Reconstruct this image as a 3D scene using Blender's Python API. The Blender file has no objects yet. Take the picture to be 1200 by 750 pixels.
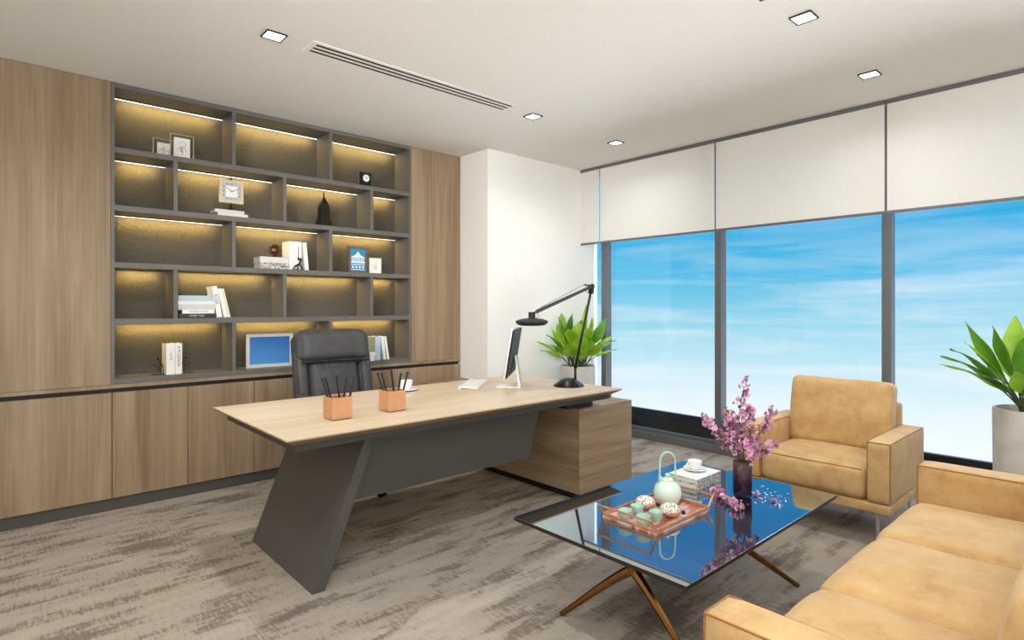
import bpy, bmesh, math, random
from mathutils import Vector, Matrix, Euler
random.seed(7)
SC = bpy.context.scene
COL = SC.collection
PI = math.pi
R = math.radians

# ------------------------------------------------------------------ materials
def srgb(r, g, b):
    f = lambda c: (c/255/12.92) if c/255 <= .04045 else ((c/255+.055)/1.055)**2.4
    return (f(r), f(g), f(b), 1)

def new_mat(name):
    m = bpy.data.materials.new(name); m.use_nodes = True
    nt = m.node_tree
    return m, nt, nt.nodes['Principled BSDF'], nt.nodes['Material Output']

def N(nt, kind, **kw):
    n = nt.nodes.new(kind)
    for k, v in kw.items():
        if k in n.inputs: n.inputs[k].default_value = v
        else: setattr(n, k, v)
    return n

def ramp(nt, fac, stops):
    r = nt.nodes.new('ShaderNodeValToRGB')
    e = r.color_ramp.elements
    while len(e) < len(stops): e.new(.5)
    for i, (p, c) in enumerate(stops):
        e[i].position = p; e[i].color = c if len(c) == 4 else (*c, 1)
    nt.links.new(fac, r.inputs[0])
    return r.outputs[0]

def objcoord(nt, scale, rnd=True):
    tc = N(nt, 'ShaderNodeTexCoord')
    out = tc.outputs['Object']
    if rnd:
        oi = N(nt, 'ShaderNodeObjectInfo')
        mul = N(nt, 'ShaderNodeVectorMath', operation='SCALE')
        cmb = N(nt, 'ShaderNodeCombineXYZ')
        nt.links.new(oi.outputs['Random'], cmb.inputs[0]); nt.links.new(oi.outputs['Random'], cmb.inputs[1]); nt.links.new(oi.outputs['Random'], cmb.inputs[2])
        nt.links.new(cmb.outputs[0], mul.inputs[0]); mul.inputs['Scale'].default_value = 23.7
        add = N(nt, 'ShaderNodeVectorMath', operation='ADD')
        nt.links.new(out, add.inputs[0]); nt.links.new(mul.outputs[0], add.inputs[1])
        out = add.outputs[0]
    mp = N(nt, 'ShaderNodeMapping'); mp.inputs['Scale'].default_value = scale
    nt.links.new(out, mp.inputs[0])
    return mp.outputs[0]

def plain(name, col, rough=.5, metal=0., spec=.5, noise=0., nscale=30, bump=0., bscale=200, **kw):
    m, nt, b, o = new_mat(name)
    b.inputs['Roughness'].default_value = rough
    b.inputs['Metallic'].default_value = metal
    b.inputs['Specular IOR Level'].default_value = spec
    v = objcoord(nt, (1, 1, 1), False)
    n = N(nt, 'ShaderNodeTexNoise', Scale=nscale, Detail=4.); nt.links.new(v, n.inputs['Vector'])
    k = max(noise, .02)
    c = ramp(nt, n.outputs[0], [(.3, tuple(x*(1-k) for x in col[:3])), (.7, tuple(min(1, x*(1+k)) for x in col[:3]))])
    nt.links.new(c, b.inputs['Base Color'])
    if bump:
        nb = N(nt, 'ShaderNodeTexNoise', Scale=bscale, Detail=3.); nt.links.new(v, nb.inputs['Vector'])
        bp = N(nt, 'ShaderNodeBump', Strength=bump, Distance=.01); nt.links.new(nb.outputs[0], bp.inputs['Height'])
        nt.links.new(bp.outputs[0], b.inputs['Normal'])
    for k2, v2 in kw.items(): b.inputs[k2.replace('_', ' ')].default_value = v2
    return m

def wood(name, axis, dark, mid, light, rough=.45):
    m, nt, b, o = new_mat(name)
    sc = [7., 7., 7.]; sc[axis] = .55
    fs = [60., 60., 60.]; fs[axis] = 1.6
    n1 = N(nt, 'ShaderNodeTexNoise', Scale=1., Detail=5., Roughness=.55, Distortion=.8); nt.links.new(objcoord(nt, sc), n1.inputs['Vector'])
    n2 = N(nt, 'ShaderNodeTexNoise', Scale=1., Detail=3.); nt.links.new(objcoord(nt, fs), n2.inputs['Vector'])
    mx = N(nt, 'ShaderNodeMix', data_type='FLOAT'); mx.inputs[0].default_value = .33
    nt.links.new(n1.outputs[0], mx.inputs[2]); nt.links.new(n2.outputs[0], mx.inputs[3])
    c = ramp(nt, mx.outputs[0], [(.33, dark), (.5, mid), (.66, light)])
    nt.links.new(c, b.inputs['Base Color'])
    b.inputs['Roughness'].default_value = rough
    b.inputs['Specular IOR Level'].default_value = .35
    bp = N(nt, 'ShaderNodeBump', Strength=.08, Distance=.004); nt.links.new(n2.outputs[0], bp.inputs['Height']); nt.links.new(bp.outputs[0], b.inputs['Normal'])
    return m

def emis(name, col, s):
    m, nt, b, o = new_mat(name)
    b.inputs['Base Color'].default_value = (.8, .8, .8, 1)
    b.inputs['Emission Color'].default_value = (*col[:3], 1)
    b.inputs['Emission Strength'].default_value = s
    return m

def leather(name, dark, mid, light, rough=.55):
    m, nt, b, o = new_mat(name)
    v = objcoord(nt, (1, 1, 1))
    n1 = N(nt, 'ShaderNodeTexNoise', Scale=8.5, Detail=8., Roughness=.7, Distortion=.3); nt.links.new(v, n1.inputs['Vector'])
    c = ramp(nt, n1.outputs[0], [(.3, dark), (.5, mid), (.72, light)])
    nt.links.new(c, b.inputs['Base Color'])
    b.inputs['Roughness'].default_value = rough; b.inputs['Specular IOR Level'].default_value = .3
    if rough > .6: b.inputs['Sheen Weight'].default_value = .25; b.inputs['Sheen Tint'].default_value = (1, .93, .78, 1)
    n2 = N(nt, 'ShaderNodeTexNoise', Scale=9., Detail=5.); nt.links.new(v, n2.inputs['Vector'])
    n3 = N(nt, 'ShaderNodeTexNoise', Scale=350., Detail=2.); nt.links.new(v, n3.inputs['Vector'])
    mx = N(nt, 'ShaderNodeMix', data_type='FLOAT'); mx.inputs[0].default_value = .12
    nt.links.new(n2.outputs[0], mx.inputs[2]); nt.links.new(n3.outputs[0], mx.inputs[3])
    bp = N(nt, 'ShaderNodeBump', Strength=.35, Distance=.02); nt.links.new(mx.outputs[0], bp.inputs['Height']); nt.links.new(bp.outputs[0], b.inputs['Normal'])
    return m

WD = (srgb(130, 108, 84), srgb(151, 130, 104), srgb(168, 147, 121))
WV = wood('oak_vertical', 2, *WD)
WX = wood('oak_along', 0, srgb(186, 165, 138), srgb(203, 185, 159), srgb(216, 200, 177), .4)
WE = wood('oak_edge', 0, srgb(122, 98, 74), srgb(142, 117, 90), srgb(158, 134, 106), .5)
WH = wood('oak_cross', 1, srgb(122, 100, 76), srgb(148, 126, 100), srgb(168, 147, 120))
WF = wood('oak_front', 0, srgb(122, 100, 76), srgb(148, 126, 100), srgb(168, 147, 120))
M = dict(
    white=plain('white_paint', srgb(238, 236, 232), .7, noise=.01),
    ceil=plain('ceiling_paint', srgb(233, 229, 222), .8, noise=.01),
    grey=plain('grey_laminate', srgb(78, 76, 72), .45, noise=.02),
    shelf=plain('grey_shelf_laminate', srgb(104, 102, 98), .4, noise=.02),
    greyback=plain('dark_speckled_panel', srgb(74, 71, 65), .36, spec=.6, noise=.45, nscale=190, bump=.5, bscale=300),
    dark=plain('dark_groove', srgb(26, 25, 24), .6),
    frame=plain('window_aluminium', srgb(112, 114, 117), .4, metal=.3),
    black=plain('black_plastic', srgb(16, 16, 17), .45),
    softblack=plain('matte_black', srgb(26, 26, 28), .55),
    blackmetal=plain('black_metal', srgb(28, 29, 34), .3, metal=.6),
    chrome=plain('chrome', srgb(220, 220, 222), .12, metal=1.),
    alu=plain('aluminium', srgb(225, 226, 228), .3, metal=.35),
    copper=plain('copper_tan', srgb(198, 148, 106), .45, metal=.15, noise=.05),
    bronze=plain('bronze_metal', srgb(142, 102, 56), .2, metal=1., noise=.1),
    rim=plain('table_rim', srgb(62, 52, 44), .3, metal=.6),
    white_gloss=plain('white_ceramic', srgb(240, 240, 238), .15),
    celadon=plain('celadon_glaze', srgb(205, 226, 214), .15, noise=.04, nscale=12),
    green=plain('green_glaze', srgb(170, 208, 192), .15, noise=.12, nscale=18),
    paper=plain('paper', srgb(240, 239, 235), .7),
    page=plain('page_edges', srgb(214, 209, 196), .8, noise=.08, nscale=300),
    bluebook=plain('pale_blue_cover', srgb(186, 208, 222), .5),
    olive=plain('olive_cover', srgb(150, 150, 120), .5),
    darkbook=plain('charcoal_cover', srgb(46, 47, 50), .45),
    silvercover=plain('light_grey_cover', srgb(212, 212, 212), .5),
    creamcover=plain('cream_cover', srgb(228, 222, 206), .5),
    silverframe=plain('silver_frame', srgb(205, 200, 190), .3, metal=.7),
    bronzeframe=plain('antique_frame', srgb(128, 108, 92), .4, metal=.5, noise=.3, nscale=90),
    cream=plain('cream_gilt', srgb(214, 204, 166), .4, noise=.05),
    brownball=plain('brown_polished', srgb(74, 42, 18), .12, noise=.3),
    towermetal=plain('dark_bronze', srgb(38, 34, 26), .4, metal=.5, noise=.3, nscale=60),
    ink=plain('ink', srgb(40, 40, 42), .6),
    greyink=plain('grey_ink', srgb(130, 130, 132), .6),
    lightink=plain('light_grey_print', srgb(190, 190, 190), .6),
    cyan=plain('blue_print', srgb(36, 146, 190), .45),
    fabric=plain('blind_fabric', srgb(242, 239, 233), .85, noise=.01, bump=.08, bscale=600),
    pot=plain('concrete_pot', srgb(196, 192, 186), .75, noise=.08, nscale=14, bump=.1, bscale=60),
    soil=plain('soil', srgb(56, 44, 34), .9, noise=.4, nscale=80, bump=.6, bscale=90),
    stem=plain('plant_stalk', srgb(70, 84, 30), .5),
    twig=plain('twig_bark', srgb(92, 62, 48), .7, noise=.2),
    petal=plain('pink_petal', srgb(216, 160, 190), .5, noise=.22, nscale=60),
    petal2=plain('deep_pink_petal', srgb(186, 112, 152), .5, noise=.22, nscale=60),
    petalpale=plain('pale_petal', srgb(240, 206, 222), .5, noise=.05),
    stamen=plain('stamen', srgb(150, 60, 84), .5),
    bleaf=plain('young_leaf', srgb(150, 160, 62), .5, noise=.2, nscale=60),
    wick=plain('terracotta_pink', srgb(196, 142, 110), .45, noise=.1),
    rubber=plain('rubber', srgb(18, 18, 18), .6),
    black_leather=leather('black_leather', srgb(58, 58, 59), srgb(68, 68, 69), srgb(78, 78, 79), .45),
    tan=leather('tan_leather', srgb(178, 139, 88), srgb(197, 160, 107), srgb(206, 174, 124), .65),
    seam=plain('tan_stitching', srgb(150, 104, 54), .6),
    led=emis('led_strip', (1., .97, .92), 2.2),
    lamp=emis('downlight_diffuser', (1., .98, .94), 5.),
    screen=None)

# speckled sheep-like glaze
m, nt, b, o = new_mat('speckled_glaze')
v = objcoord(nt, (1, 1, 1)); n = N(nt, 'ShaderNodeTexVoronoi', Scale=170.); nt.links.new(v, n.inputs['Vector'])
nt.links.new(ramp(nt, n.outputs['Distance'], [(.22, srgb(60, 56, 48)), (.55, srgb(228, 224, 210))]), b.inputs['Base Color']); b.inputs['Roughness'].default_value = .3
M['speckle'] = m
# tray base: red-brown marbled
m, nt, b, o = new_mat('marbled_tray')
v = objcoord(nt, (3, 14, 3), False); n = N(nt, 'ShaderNodeTexNoise', Scale=1.6, Detail=6., Distortion=1.2); nt.links.new(v, n.inputs['Vector'])
nt.links.new(ramp(nt, n.outputs[0], [(.32, srgb(132, 70, 46)), (.46, srgb(186, 118, 86)), (.56, srgb(214, 190, 192)), (.7, srgb(176, 104, 72))]), b.inputs['Base Color']); b.inputs['Roughness'].default_value = .3
M['tray'] = m
M['traywood'] = plain('copper_brown_wood', srgb(196, 138, 102), .3, metal=.4, noise=.2, nscale=40)
# patterned book sides
m, nt, b, o = new_mat('patterned_cover')
v = objcoord(nt, (60, 60, 240)); n = N(nt, 'ShaderNodeTexNoise', Scale=1.2, Detail=2.); nt.links.new(v, n.inputs['Vector'])
nt.links.new(ramp(nt, n.outputs[0], [(.42, srgb(58, 52, 50)), (.5, srgb(168, 158, 154)), (.56, srgb(225, 222, 220))]), b.inputs['Base Color']); b.inputs['Roughness'].default_value = .5
M['pattern'] = m
# leaf
def leafmat(name, d, l):
    m, nt, b, o = new_mat(name)
    v = objcoord(nt, (1, 1, 1)); n = N(nt, 'ShaderNodeTexNoise', Scale=7., Detail=3.); nt.links.new(v, n.inputs['Vector'])
    nt.links.new(ramp(nt, n.outputs[0], [(.35, d), (.65, l)]), b.inputs['Base Color']); b.inputs['Roughness'].default_value = .35
    tr = N(nt, 'ShaderNodeBsdfTranslucent'); tr.inputs[0].default_value = l
    ms = N(nt, 'ShaderNodeMixShader'); ms.inputs[0].default_value = .35
    nt.links.new(b.outputs[0], ms.inputs[1]); nt.links.new(tr.outputs[0], ms.inputs[2]); nt.links.new(ms.outputs[0], o.inputs[0])
    return m
M['leaf'] = leafmat('leaf_green', srgb(104, 156, 26), srgb(172, 206, 66))
M['leafdark'] = leafmat('leaf_deep_green', srgb(54, 108, 22), srgb(118, 172, 52))
# blue pictures
def gradmat(name, c1, c2, h, rough=.3):
    m, nt, b, o = new_mat(name)
    v = objcoord(nt, (1, 1, 1/h), False); s = N(nt, 'ShaderNodeSeparateXYZ'); nt.links.new(v, s.inputs[0])
    nt.links.new(ramp(nt, s.outputs[2], [(0, c1), (1, c2)]), b.inputs['Base Color']); b.inputs['Roughness'].default_value = rough
    return m
M['bluepic'] = gradmat('blue_picture', srgb(84, 150, 214), srgb(38, 92, 168), .24)
# carpet
m, nt, b, o = new_mat('carpet')
tc = N(nt, 'ShaderNodeTexCoord')
br = N(nt, 'ShaderNodeTexBrick', offset=.5, squash=1.)
for k, val in (('Color1', (0, 0, 0, 1)), ('Color2', (1, 1, 1, 1)), ('Mortar', (.5, .5, .5, 1)), ('Scale', 1.), ('Mortar Size', 0.), ('Brick Width', 1.), ('Row Height', .25)): br.inputs[k].default_value = val
nt.links.new(tc.outputs['Object'], br.inputs['Vector'])
mp = N(nt, 'ShaderNodeMapping'); mp.inputs['Scale'].default_value = (1.5, 6.0, 1)
nt.links.new(tc.outputs['Object'], mp.inputs[0])
w4 = N(nt, 'ShaderNodeMath', operation='MULTIPLY'); w4.inputs[1].default_value = .55; nt.links.new(br.outputs['Color'], w4.inputs[0])
n1 = N(nt, 'ShaderNodeTexNoise', noise_dimensions='4D', Scale=1.5, Detail=5., Roughness=.6); nt.links.new(mp.outputs[0], n1.inputs['Vector']); nt.links.new(w4.outputs[0], n1.inputs['W'])
mp2 = N(nt, 'ShaderNodeMapping'); mp2.inputs['Scale'].default_value = (95, 16, 1); nt.links.new(tc.outputs['Object'], mp2.inputs[0])
n2 = N(nt, 'ShaderNodeTexNoise', Scale=1., Detail=3.); nt.links.new(mp2.outputs[0], n2.inputs['Vector'])
mp3 = N(nt, 'ShaderNodeMapping'); mp3.inputs['Scale'].default_value = (7, 60, 1); nt.links.new(tc.outputs['Object'], mp3.inputs[0])
n3 = N(nt, 'ShaderNodeTexNoise', Scale=1., Detail=3.); nt.links.new(mp3.outputs[0], n3.inputs['Vector'])
def madd(a, k, c):
    x = N(nt, 'ShaderNodeMath', operation='MULTIPLY_ADD'); nt.links.new(a, x.inputs[0]); x.inputs[1].default_value = k
    if isinstance(c, float): x.inputs[2].default_value = c
    else: nt.links.new(c, x.inputs[2])
    return x.outputs[0]
f = madd(n2.outputs[0], .34, madd(n3.outputs[0], .17, madd(n1.outputs[0], 1., -.235)))
base = ramp(nt, f, [(.34, srgb(124, 112, 102)), (.43, srgb(142, 130, 119)), (.50, srgb(172, 161, 148)), (.7, srgb(184, 174, 161))])
n4 = N(nt, 'ShaderNodeTexNoise', Scale=260., Detail=2.); nt.links.new(tc.outputs['Object'], n4.inputs['Vector'])
mc = N(nt, 'ShaderNodeMix', data_type='RGBA', blend_type='MULTIPLY'); mc.inputs[0].default_value = .8
nt.links.new(base, mc.inputs[6]); nt.links.new(ramp(nt, n4.outputs[0], [(.3, (.68, .68, .68)), (.6, (1, 1, 1))]), mc.inputs[7])
nt.links.new(mc.outputs[2], b.inputs['Base Color']); b.inputs['Roughness'].default_value = .95; b.inputs['Specular IOR Level'].default_value = .1
bp = N(nt, 'ShaderNodeBump', Strength=.5, Distance=.01); nt.links.new(n4.outputs[0], bp.inputs['Height']); nt.links.new(bp.outputs[0], b.inputs['Normal'])
M['carpet'] = m
# window pane: clear with a faint mirror
m, nt, b, o = new_mat('window_glass')
tr = N(nt, 'ShaderNodeBsdfTransparent'); tr.inputs[0].default_value = (.97, .99, 1, 1)
gl = N(nt, 'ShaderNodeBsdfGlossy', Roughness=0.); fr = N(nt, 'ShaderNodeFresnel', IOR=1.35)
ms = N(nt, 'ShaderNodeMixShader'); nt.links.new(fr.outputs[0], ms.inputs[0]); nt.links.new(tr.outputs[0], ms.inputs[1]); nt.links.new(gl.outputs[0], ms.inputs[2]); nt.links.new(ms.outputs[0], o.inputs[0])
M['glass'] = m
# clear block for desk clock
M['clear'] = m
# black mirror table glass
m, nt, b, o = new_mat('black_mirror_glass')
b.inputs['Base Color'].default_value = (.012, .014, .02, 1); b.inputs['Roughness'].default_value = .05
gl = N(nt, 'ShaderNodeBsdfGlossy', Roughness=.004); gl.inputs[0].default_value = (.8, .95, 1., 1)
ms = N(nt, 'ShaderNodeMixShader'); ms.inputs[0].default_value = .46
nt.links.new(b.outputs[0], ms.inputs[1]); nt.links.new(gl.outputs[0], ms.inputs[2]); nt.links.new(ms.outputs[0], o.inputs[0])
M['tableglass'] = m
# purple vase glass
m, nt, b, o = new_mat('purple_vase_glass')
v = objcoord(nt, (1, 1, 1/.17), False); s = N(nt, 'ShaderNodeSeparateXYZ'); nt.links.new(v, s.inputs[0])
c = ramp(nt, s.outputs[2], [(0, srgb(72, 34, 96)), (.4, srgb(122, 64, 108)), (1, srgb(216, 178, 190))])
mdk = N(nt, 'ShaderNodeMix', data_type='RGBA', blend_type='MULTIPLY'); mdk.inputs[0].default_value = 1.; mdk.inputs[7].default_value = (.3, .3, .3, 1); nt.links.new(c, mdk.inputs[6]); nt.links.new(mdk.outputs[2], b.inputs['Base Color']); b.inputs['Roughness'].default_value = .06
tr = N(nt, 'ShaderNodeBsdfTransparent'); nt.links.new(c, tr.inputs[0])
ms = N(nt, 'ShaderNodeMixShader'); ms.inputs[0].default_value = .6
nt.links.new(b.outputs[0], ms.inputs[1]); nt.links.new(tr.outputs[0], ms.inputs[2]); nt.links.new(ms.outputs[0], o.inputs[0])
M['vase'] = m
# blind fabric lets some sky through
m = M['fabric']; nt = m.node_tree; b = nt.nodes['Principled BSDF']; o = nt.nodes['Material Output']
tl = N(nt, 'ShaderNodeBsdfTranslucent'); tl.inputs[0].default_value = (.85, .82, .77, 1)
ms = N(nt, 'ShaderNodeMixShader'); ms.inputs[0].default_value = .38
nt.links.new(b.outputs[0], ms.inputs[1]); nt.links.new(tl.outputs[0], ms.inputs[2]); nt.links.new(ms.outputs[0], o.inputs[0])

# ------------------------------------------------------------------ mesh helpers
def BM(): return bmesh.new()

def box(bm, lo, hi, bev=0., seg=2, mat=None):
    t = bmesh.new()
    bmesh.ops.create_cube(t, size=1)
    s = [hi[i]-lo[i] for i in range(3)]; c = [(hi[i]+lo[i])/2 for i in range(3)]
    for v in t.verts: v.co = Vector((v.co.x*s[0]+c[0], v.co.y*s[1]+c[1], v.co.z*s[2]+c[2]))
    if bev: bmesh.ops.bevel(t, geom=t.edges[:], offset=min(bev, min(s)*.49), segments=seg, affect='EDGES', profile=.5)
    if mat is not None: t.transform(mat)
    merge(bm, t)
    return bm

def merge(bm, t):
    me = bpy.data.meshes.new('tmp'); t.to_mesh(me); t.free()
    bm.from_mesh(me); bpy.data.meshes.remove(me)

def lathe(bm, prof, seg=28, loc=(0, 0, 0), mat=None, ribs=0, ribd=0.):
    t = bmesh.new(); rings = []
    for r, z in prof:
        if r < 1e-6: rings.append([t.verts.new((0, 0, z))])
        else: rings.append([t.verts.new((r*(1+ribd*math.cos(ribs*2*PI*k/seg))*math.cos(2*PI*k/seg), r*(1+ribd*math.cos(ribs*2*PI*k/seg))*math.sin(2*PI*k/seg), z)) for k in range(seg)])
    for a, b in zip(rings, rings[1:]):
        for k in range(seg):
            k2 = (k+1) % seg
            if len(a) == 1 and len(b) == 1: continue
            if len(a) == 1: t.faces.new((a[0], b[k2], b[k]))
            elif len(b) == 1: t.faces.new((a[k], a[k2], b[0]))
            else: t.faces.new((a[k], a[k2], b[k2], b[k]))
    for ring in (rings[0], rings[-1]):
        if len(ring) > 1 and prof[0] != prof[-1]:
            try: t.faces.new(ring)
            except ValueError: pass
    bmesh.ops.recalc_face_normals(t, faces=t.faces[:])
    if mat is not None: t.transform(mat)
    t.transform(Matrix.Translation(loc))
    merge(bm, t); return bm

def tube(bm, pts, rad, seg=8, closed=False):
    pts = [Vector(p) for p in pts]; n = len(pts)
    rad = rad if isinstance(rad, (list, tuple)) else [rad]*n
    t = bmesh.new(); rings = []
    prev = None
    for i, p in enumerate(pts):
        if closed: d = (pts[(i+1) % n]-pts[i-1])
        else: d = pts[min(i+1, n-1)]-pts[max(i-1, 0)]
        d.normalize()
        if prev is None:
            a = Vector((0, 0, 1)) if abs(d.z) < .9 else Vector((1, 0, 0))
            prev = d.cross(a).normalized()
        x = (prev-d*prev.dot(d)).normalized(); prev = x
        y = d.cross(x)
        rings.append([t.verts.new(p+(x*math.cos(2*PI*k/seg)+y*math.sin(2*PI*k/seg))*rad[i]) for k in range(seg)])
    pairs = list(zip(rings, rings[1:]))
    if closed: pairs.append((rings[-1], rings[0]))
    for a, b in pairs:
        for k in range(seg): t.faces.new((a[k], a[(k+1) % seg], b[(k+1) % seg], b[k]))
    if not closed: t.faces.new(rings[0][::-1]); t.faces.new(rings[-1])
    bmesh.ops.recalc_face_normals(t, faces=t.faces[:])
    merge(bm, t); return bm

def bar(bm, a, b, w, h, w2=None, h2=None):
    """rectangular bar from a to b, w sideways, h the other way, may taper"""
    a = Vector(a); b = Vector(b); d = (b-a).normalized()
    up = Vector((0, 0, 1)) if abs(d.z) < .95 else Vector((0, 1, 0))
    x = d.cross(up).normalized(); y = x.cross(d)
    w2 = w2 or w; h2 = h2 or h
    vs = []
    for p, ww, hh in ((a, w, h), (b, w2, h2)):
        vs.append([bm.verts.new(p+x*sx*ww/2+y*sy*hh/2) for sx, sy in ((-1, -1), (1, -1), (1, 1), (-1, 1))])
    fs = [bm.faces.new(vs[0][::-1]), bm.faces.new(vs[1])]
    for k in range(4): fs.append(bm.faces.new((vs[0][k], vs[0][(k+1) % 4], vs[1][(k+1) % 4], vs[1][k])))
    bmesh.ops.recalc_face_normals(bm, faces=fs)
    return bm

def prism(bm, poly, axis, lo, hi, bev=0.):
    """extrude a 2D polygon along an axis (0,1,2); poly given in the two other axes in order"""
    t = bmesh.new()
    def p3(u, v, w):
        return {0: (w, u, v), 1: (u, w, v), 2: (u, v, w)}[axis]
    A = [t.verts.new(p3(u, v, lo)) for u, v in poly]; B = [t.verts.new(p3(u, v, hi)) for u, v in poly]
    t.faces.new(A); t.faces.new(B)
    for k in range(len(poly)): t.faces.new((A[k], A[(k+1) % len(A)], B[(k+1) % len(A)], B[k]))
    bmesh.ops.recalc_face_normals(t, faces=t.faces[:])
    if bev: bmesh.ops.bevel(t, geom=t.edges[:], offset=bev, segments=2, affect='EDGES', profile=.5)
    merge(bm, t); return bm

def cushion(bm, lo, hi, r=.04, puff=(0, 0, .03), n=14, wob=.0, mat=None, seed=0):
    """soft rounded block: rounded box with bulging faces"""
    t = bmesh.new()
    bmesh.ops.create_cube(t, size=2)
    bmesh.ops.subdivide_edges(t, edges=t.edges[:], cuts=n, use_grid_fill=True)
    h = Vector([(hi[i]-lo[i])/2 for i in range(3)]); c = Vector([(hi[i]+lo[i])/2 for i in range(3)])
    rr = min(r, min(h)*.98)
    rng = random.Random(seed); ph = [rng.uniform(0, 6.28) for _ in range(6)]
    for v in t.verts:
        q = v.co.copy()
        # concentrate the rows towards the rims
        q = Vector([math.copysign(abs(x)**.8, x) for x in q])
        p = Vector([q[i]*h[i] for i in range(3)])
        inner = Vector([max(-(h[i]-rr), min(h[i]-rr, p[i])) for i in range(3)])
        d = p-inner
        if d.length > 1e-9: p = inner+d.normalized()*min(rr, d.length*1.0 if d.length < rr else rr)
        bx = (1-q.x**2); by = (1-q.y**2); bz = (1-q.z**2)
        p.x += puff[0]*q.x*(by*bz)**.6 if by*bz > 0 else 0
        p.y += puff[1]*q.y*(bx*bz)**.6 if bx*bz > 0 else 0
        p.z += puff[2]*q.z*(bx*by)**.6 if bx*by > 0 else 0
        if wob:
            p += Vector((math.sin(17*p.y+ph[0])+math.sin(29*p.z+ph[1]), math.sin(19*p.x+ph[2])+math.sin(23*p.z+ph[3]), math.sin(21*p.x+ph[4])+math.sin(15*p.y+ph[5])))*wob*.5
        v.co = p+c
    if mat is not None: t.transform(mat)
    merge(bm, t); return bm

def sphere(bm, c, r, sc=(1, 1, 1), u=16, v=10, mat=None):
    t = bmesh.new(); bmesh.ops.create_uvsphere(t, u_segments=u, v_segments=v, radius=r)
    for x in t.verts: x.co = Vector((x.co.x*sc[0], x.co.y*sc[1], x.co.z*sc[2]))
    if mat is not None: t.transform(mat)
    t.transform(Matrix.Translation(c)); merge(bm, t); return bm

def obj(name, bm, mat, parent=None, off=None, smooth=False, loc=None):
    """link a bmesh as ONE object; off shifts world-built geometry into its parent's frame"""
    if off is not None: bm.transform(Matrix.Translation(-Vector(off)))
    me = bpy.data.meshes.new(name); bm.to_mesh(me); bm.free()
    mats = mat if isinstance(mat, (list, tuple)) else [mat]
    for x in mats: me.materials.append(x)
    if smooth is True:
        for p in me.polygons: p.use_smooth = True
    elif smooth == 'auto':
        for p in me.polygons: p.use_smooth = True
        me.set_sharp_from_angle(angle=R(38))
    o = bpy.data.objects.new(name, me); COL.objects.link(o)
    if parent is not None: o.parent = parent
    if loc is not None: o.location = loc
    return o

def tag(o, label, cat, group=None):
    o['label'] = label; o['category'] = cat
    if group: o['group'] = group
    return o

def thing(name, label, cat, loc=(0, 0, 0), rz=0, group=None):
    o = bpy.data.objects.new(name, None); COL.objects.link(o)
    o.empty_display_size = .05
    o.location = loc; o.rotation_euler = (0, 0, rz)
    return tag(o, label, cat, group)

def struct(name, bm, mat, parent=None, smooth=False):
    o = obj(name, bm, mat, parent, smooth=smooth)
    if parent is None: o['kind'] = 'structure'
    return o

def copy_tree(o, parent=None):
    c = o.copy(); COL.objects.link(c)
    if parent is not None: c.parent = parent
    for ch in list(o.children): copy_tree(ch, c)
    return c

def text(name, s, size, mat, parent, loc, rot=(PI/2, 0, 0), align='CENTER', ext=.0004):
    cu = bpy.data.curves.new('txt', 'FONT'); cu.body = s; cu.size = size; cu.align_x = align; cu.align_y = 'CENTER'; cu.extrude = ext; cu.resolution_u = 2
    to = bpy.data.objects.new('txt', cu); COL.objects.link(to)
    dg = bpy.context.evaluated_depsgraph_get(); dg.update()
    me = bpy.data.meshes.new_from_object(to.evaluated_get(dg))
    bpy.data.objects.remove(to); bpy.data.curves.remove(cu)
    me.transform(Euler(rot).to_matrix().to_4x4()); me.transform(Matrix.Translation(loc))
    me.materials.clear(); me.materials.append(mat); me.name = name
    o = bpy.data.objects.new(name, me); COL.objects.link(o); o.parent = parent
    return o

def arc(c, r, a0, a1, n, ax=(1, 0, 0), ay=(0, 0, 1)):
    c = Vector(c); ax = Vector(ax); ay = Vector(ay)
    return [c+ax*r*math.cos(R(a0+(a1-a0)*k/n))+ay*r*math.sin(R(a0+(a1-a0)*k/n)) for k in range(n+1)]

H = 2.73
XW = 4.73    # inner face of the window frames
YB = 4.41    # cabinet fronts
XL, YS = -1.6, -2.6
# ------------------------------------------------------------------ the setting
struct('floor', box(BM(), (XL, YS, -.1), (5.0, 5.0, 0)), M['carpet'])
struct('ceiling', box(BM(), (XL, YS, H), (5.0, 5.0, H+.1)), M['ceil'])
struct('wall_left', box(BM(), (XL-.1, YS, 0), (XL, 5.0, H)), M['white'])
struct('wall_front', box(BM(), (XL-.1, YS-.1, 0), (5.0, YS, H)), M['white'])
struct('wall_back', box(BM(), (XL-.1, 4.9, 0), (5.0, 5.0, H)), M['white'])
struct('wall_corner', box(BM(), (3.322, 4.005, 0), (4.86, 4.9, H)), M['white'])
struct('trim_1', box(BM(), (XL, YB, 0), (-.312, 4.9, H)), WV)      # oak cladding beyond the last cabinet
struct('baseboard_back', box(BM(), (-.31, 4.425, 0), (3.32, 4.44, .075)), M['grey'])
struct('trim_2', box(BM(), (-.31, 4.43, .752), (3.30, 4.45, .778)), M['dark'])
struct('trim_3', box(BM(), (-.31, YB, .778), (3.32, 4.43, .8)), WV)

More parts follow.
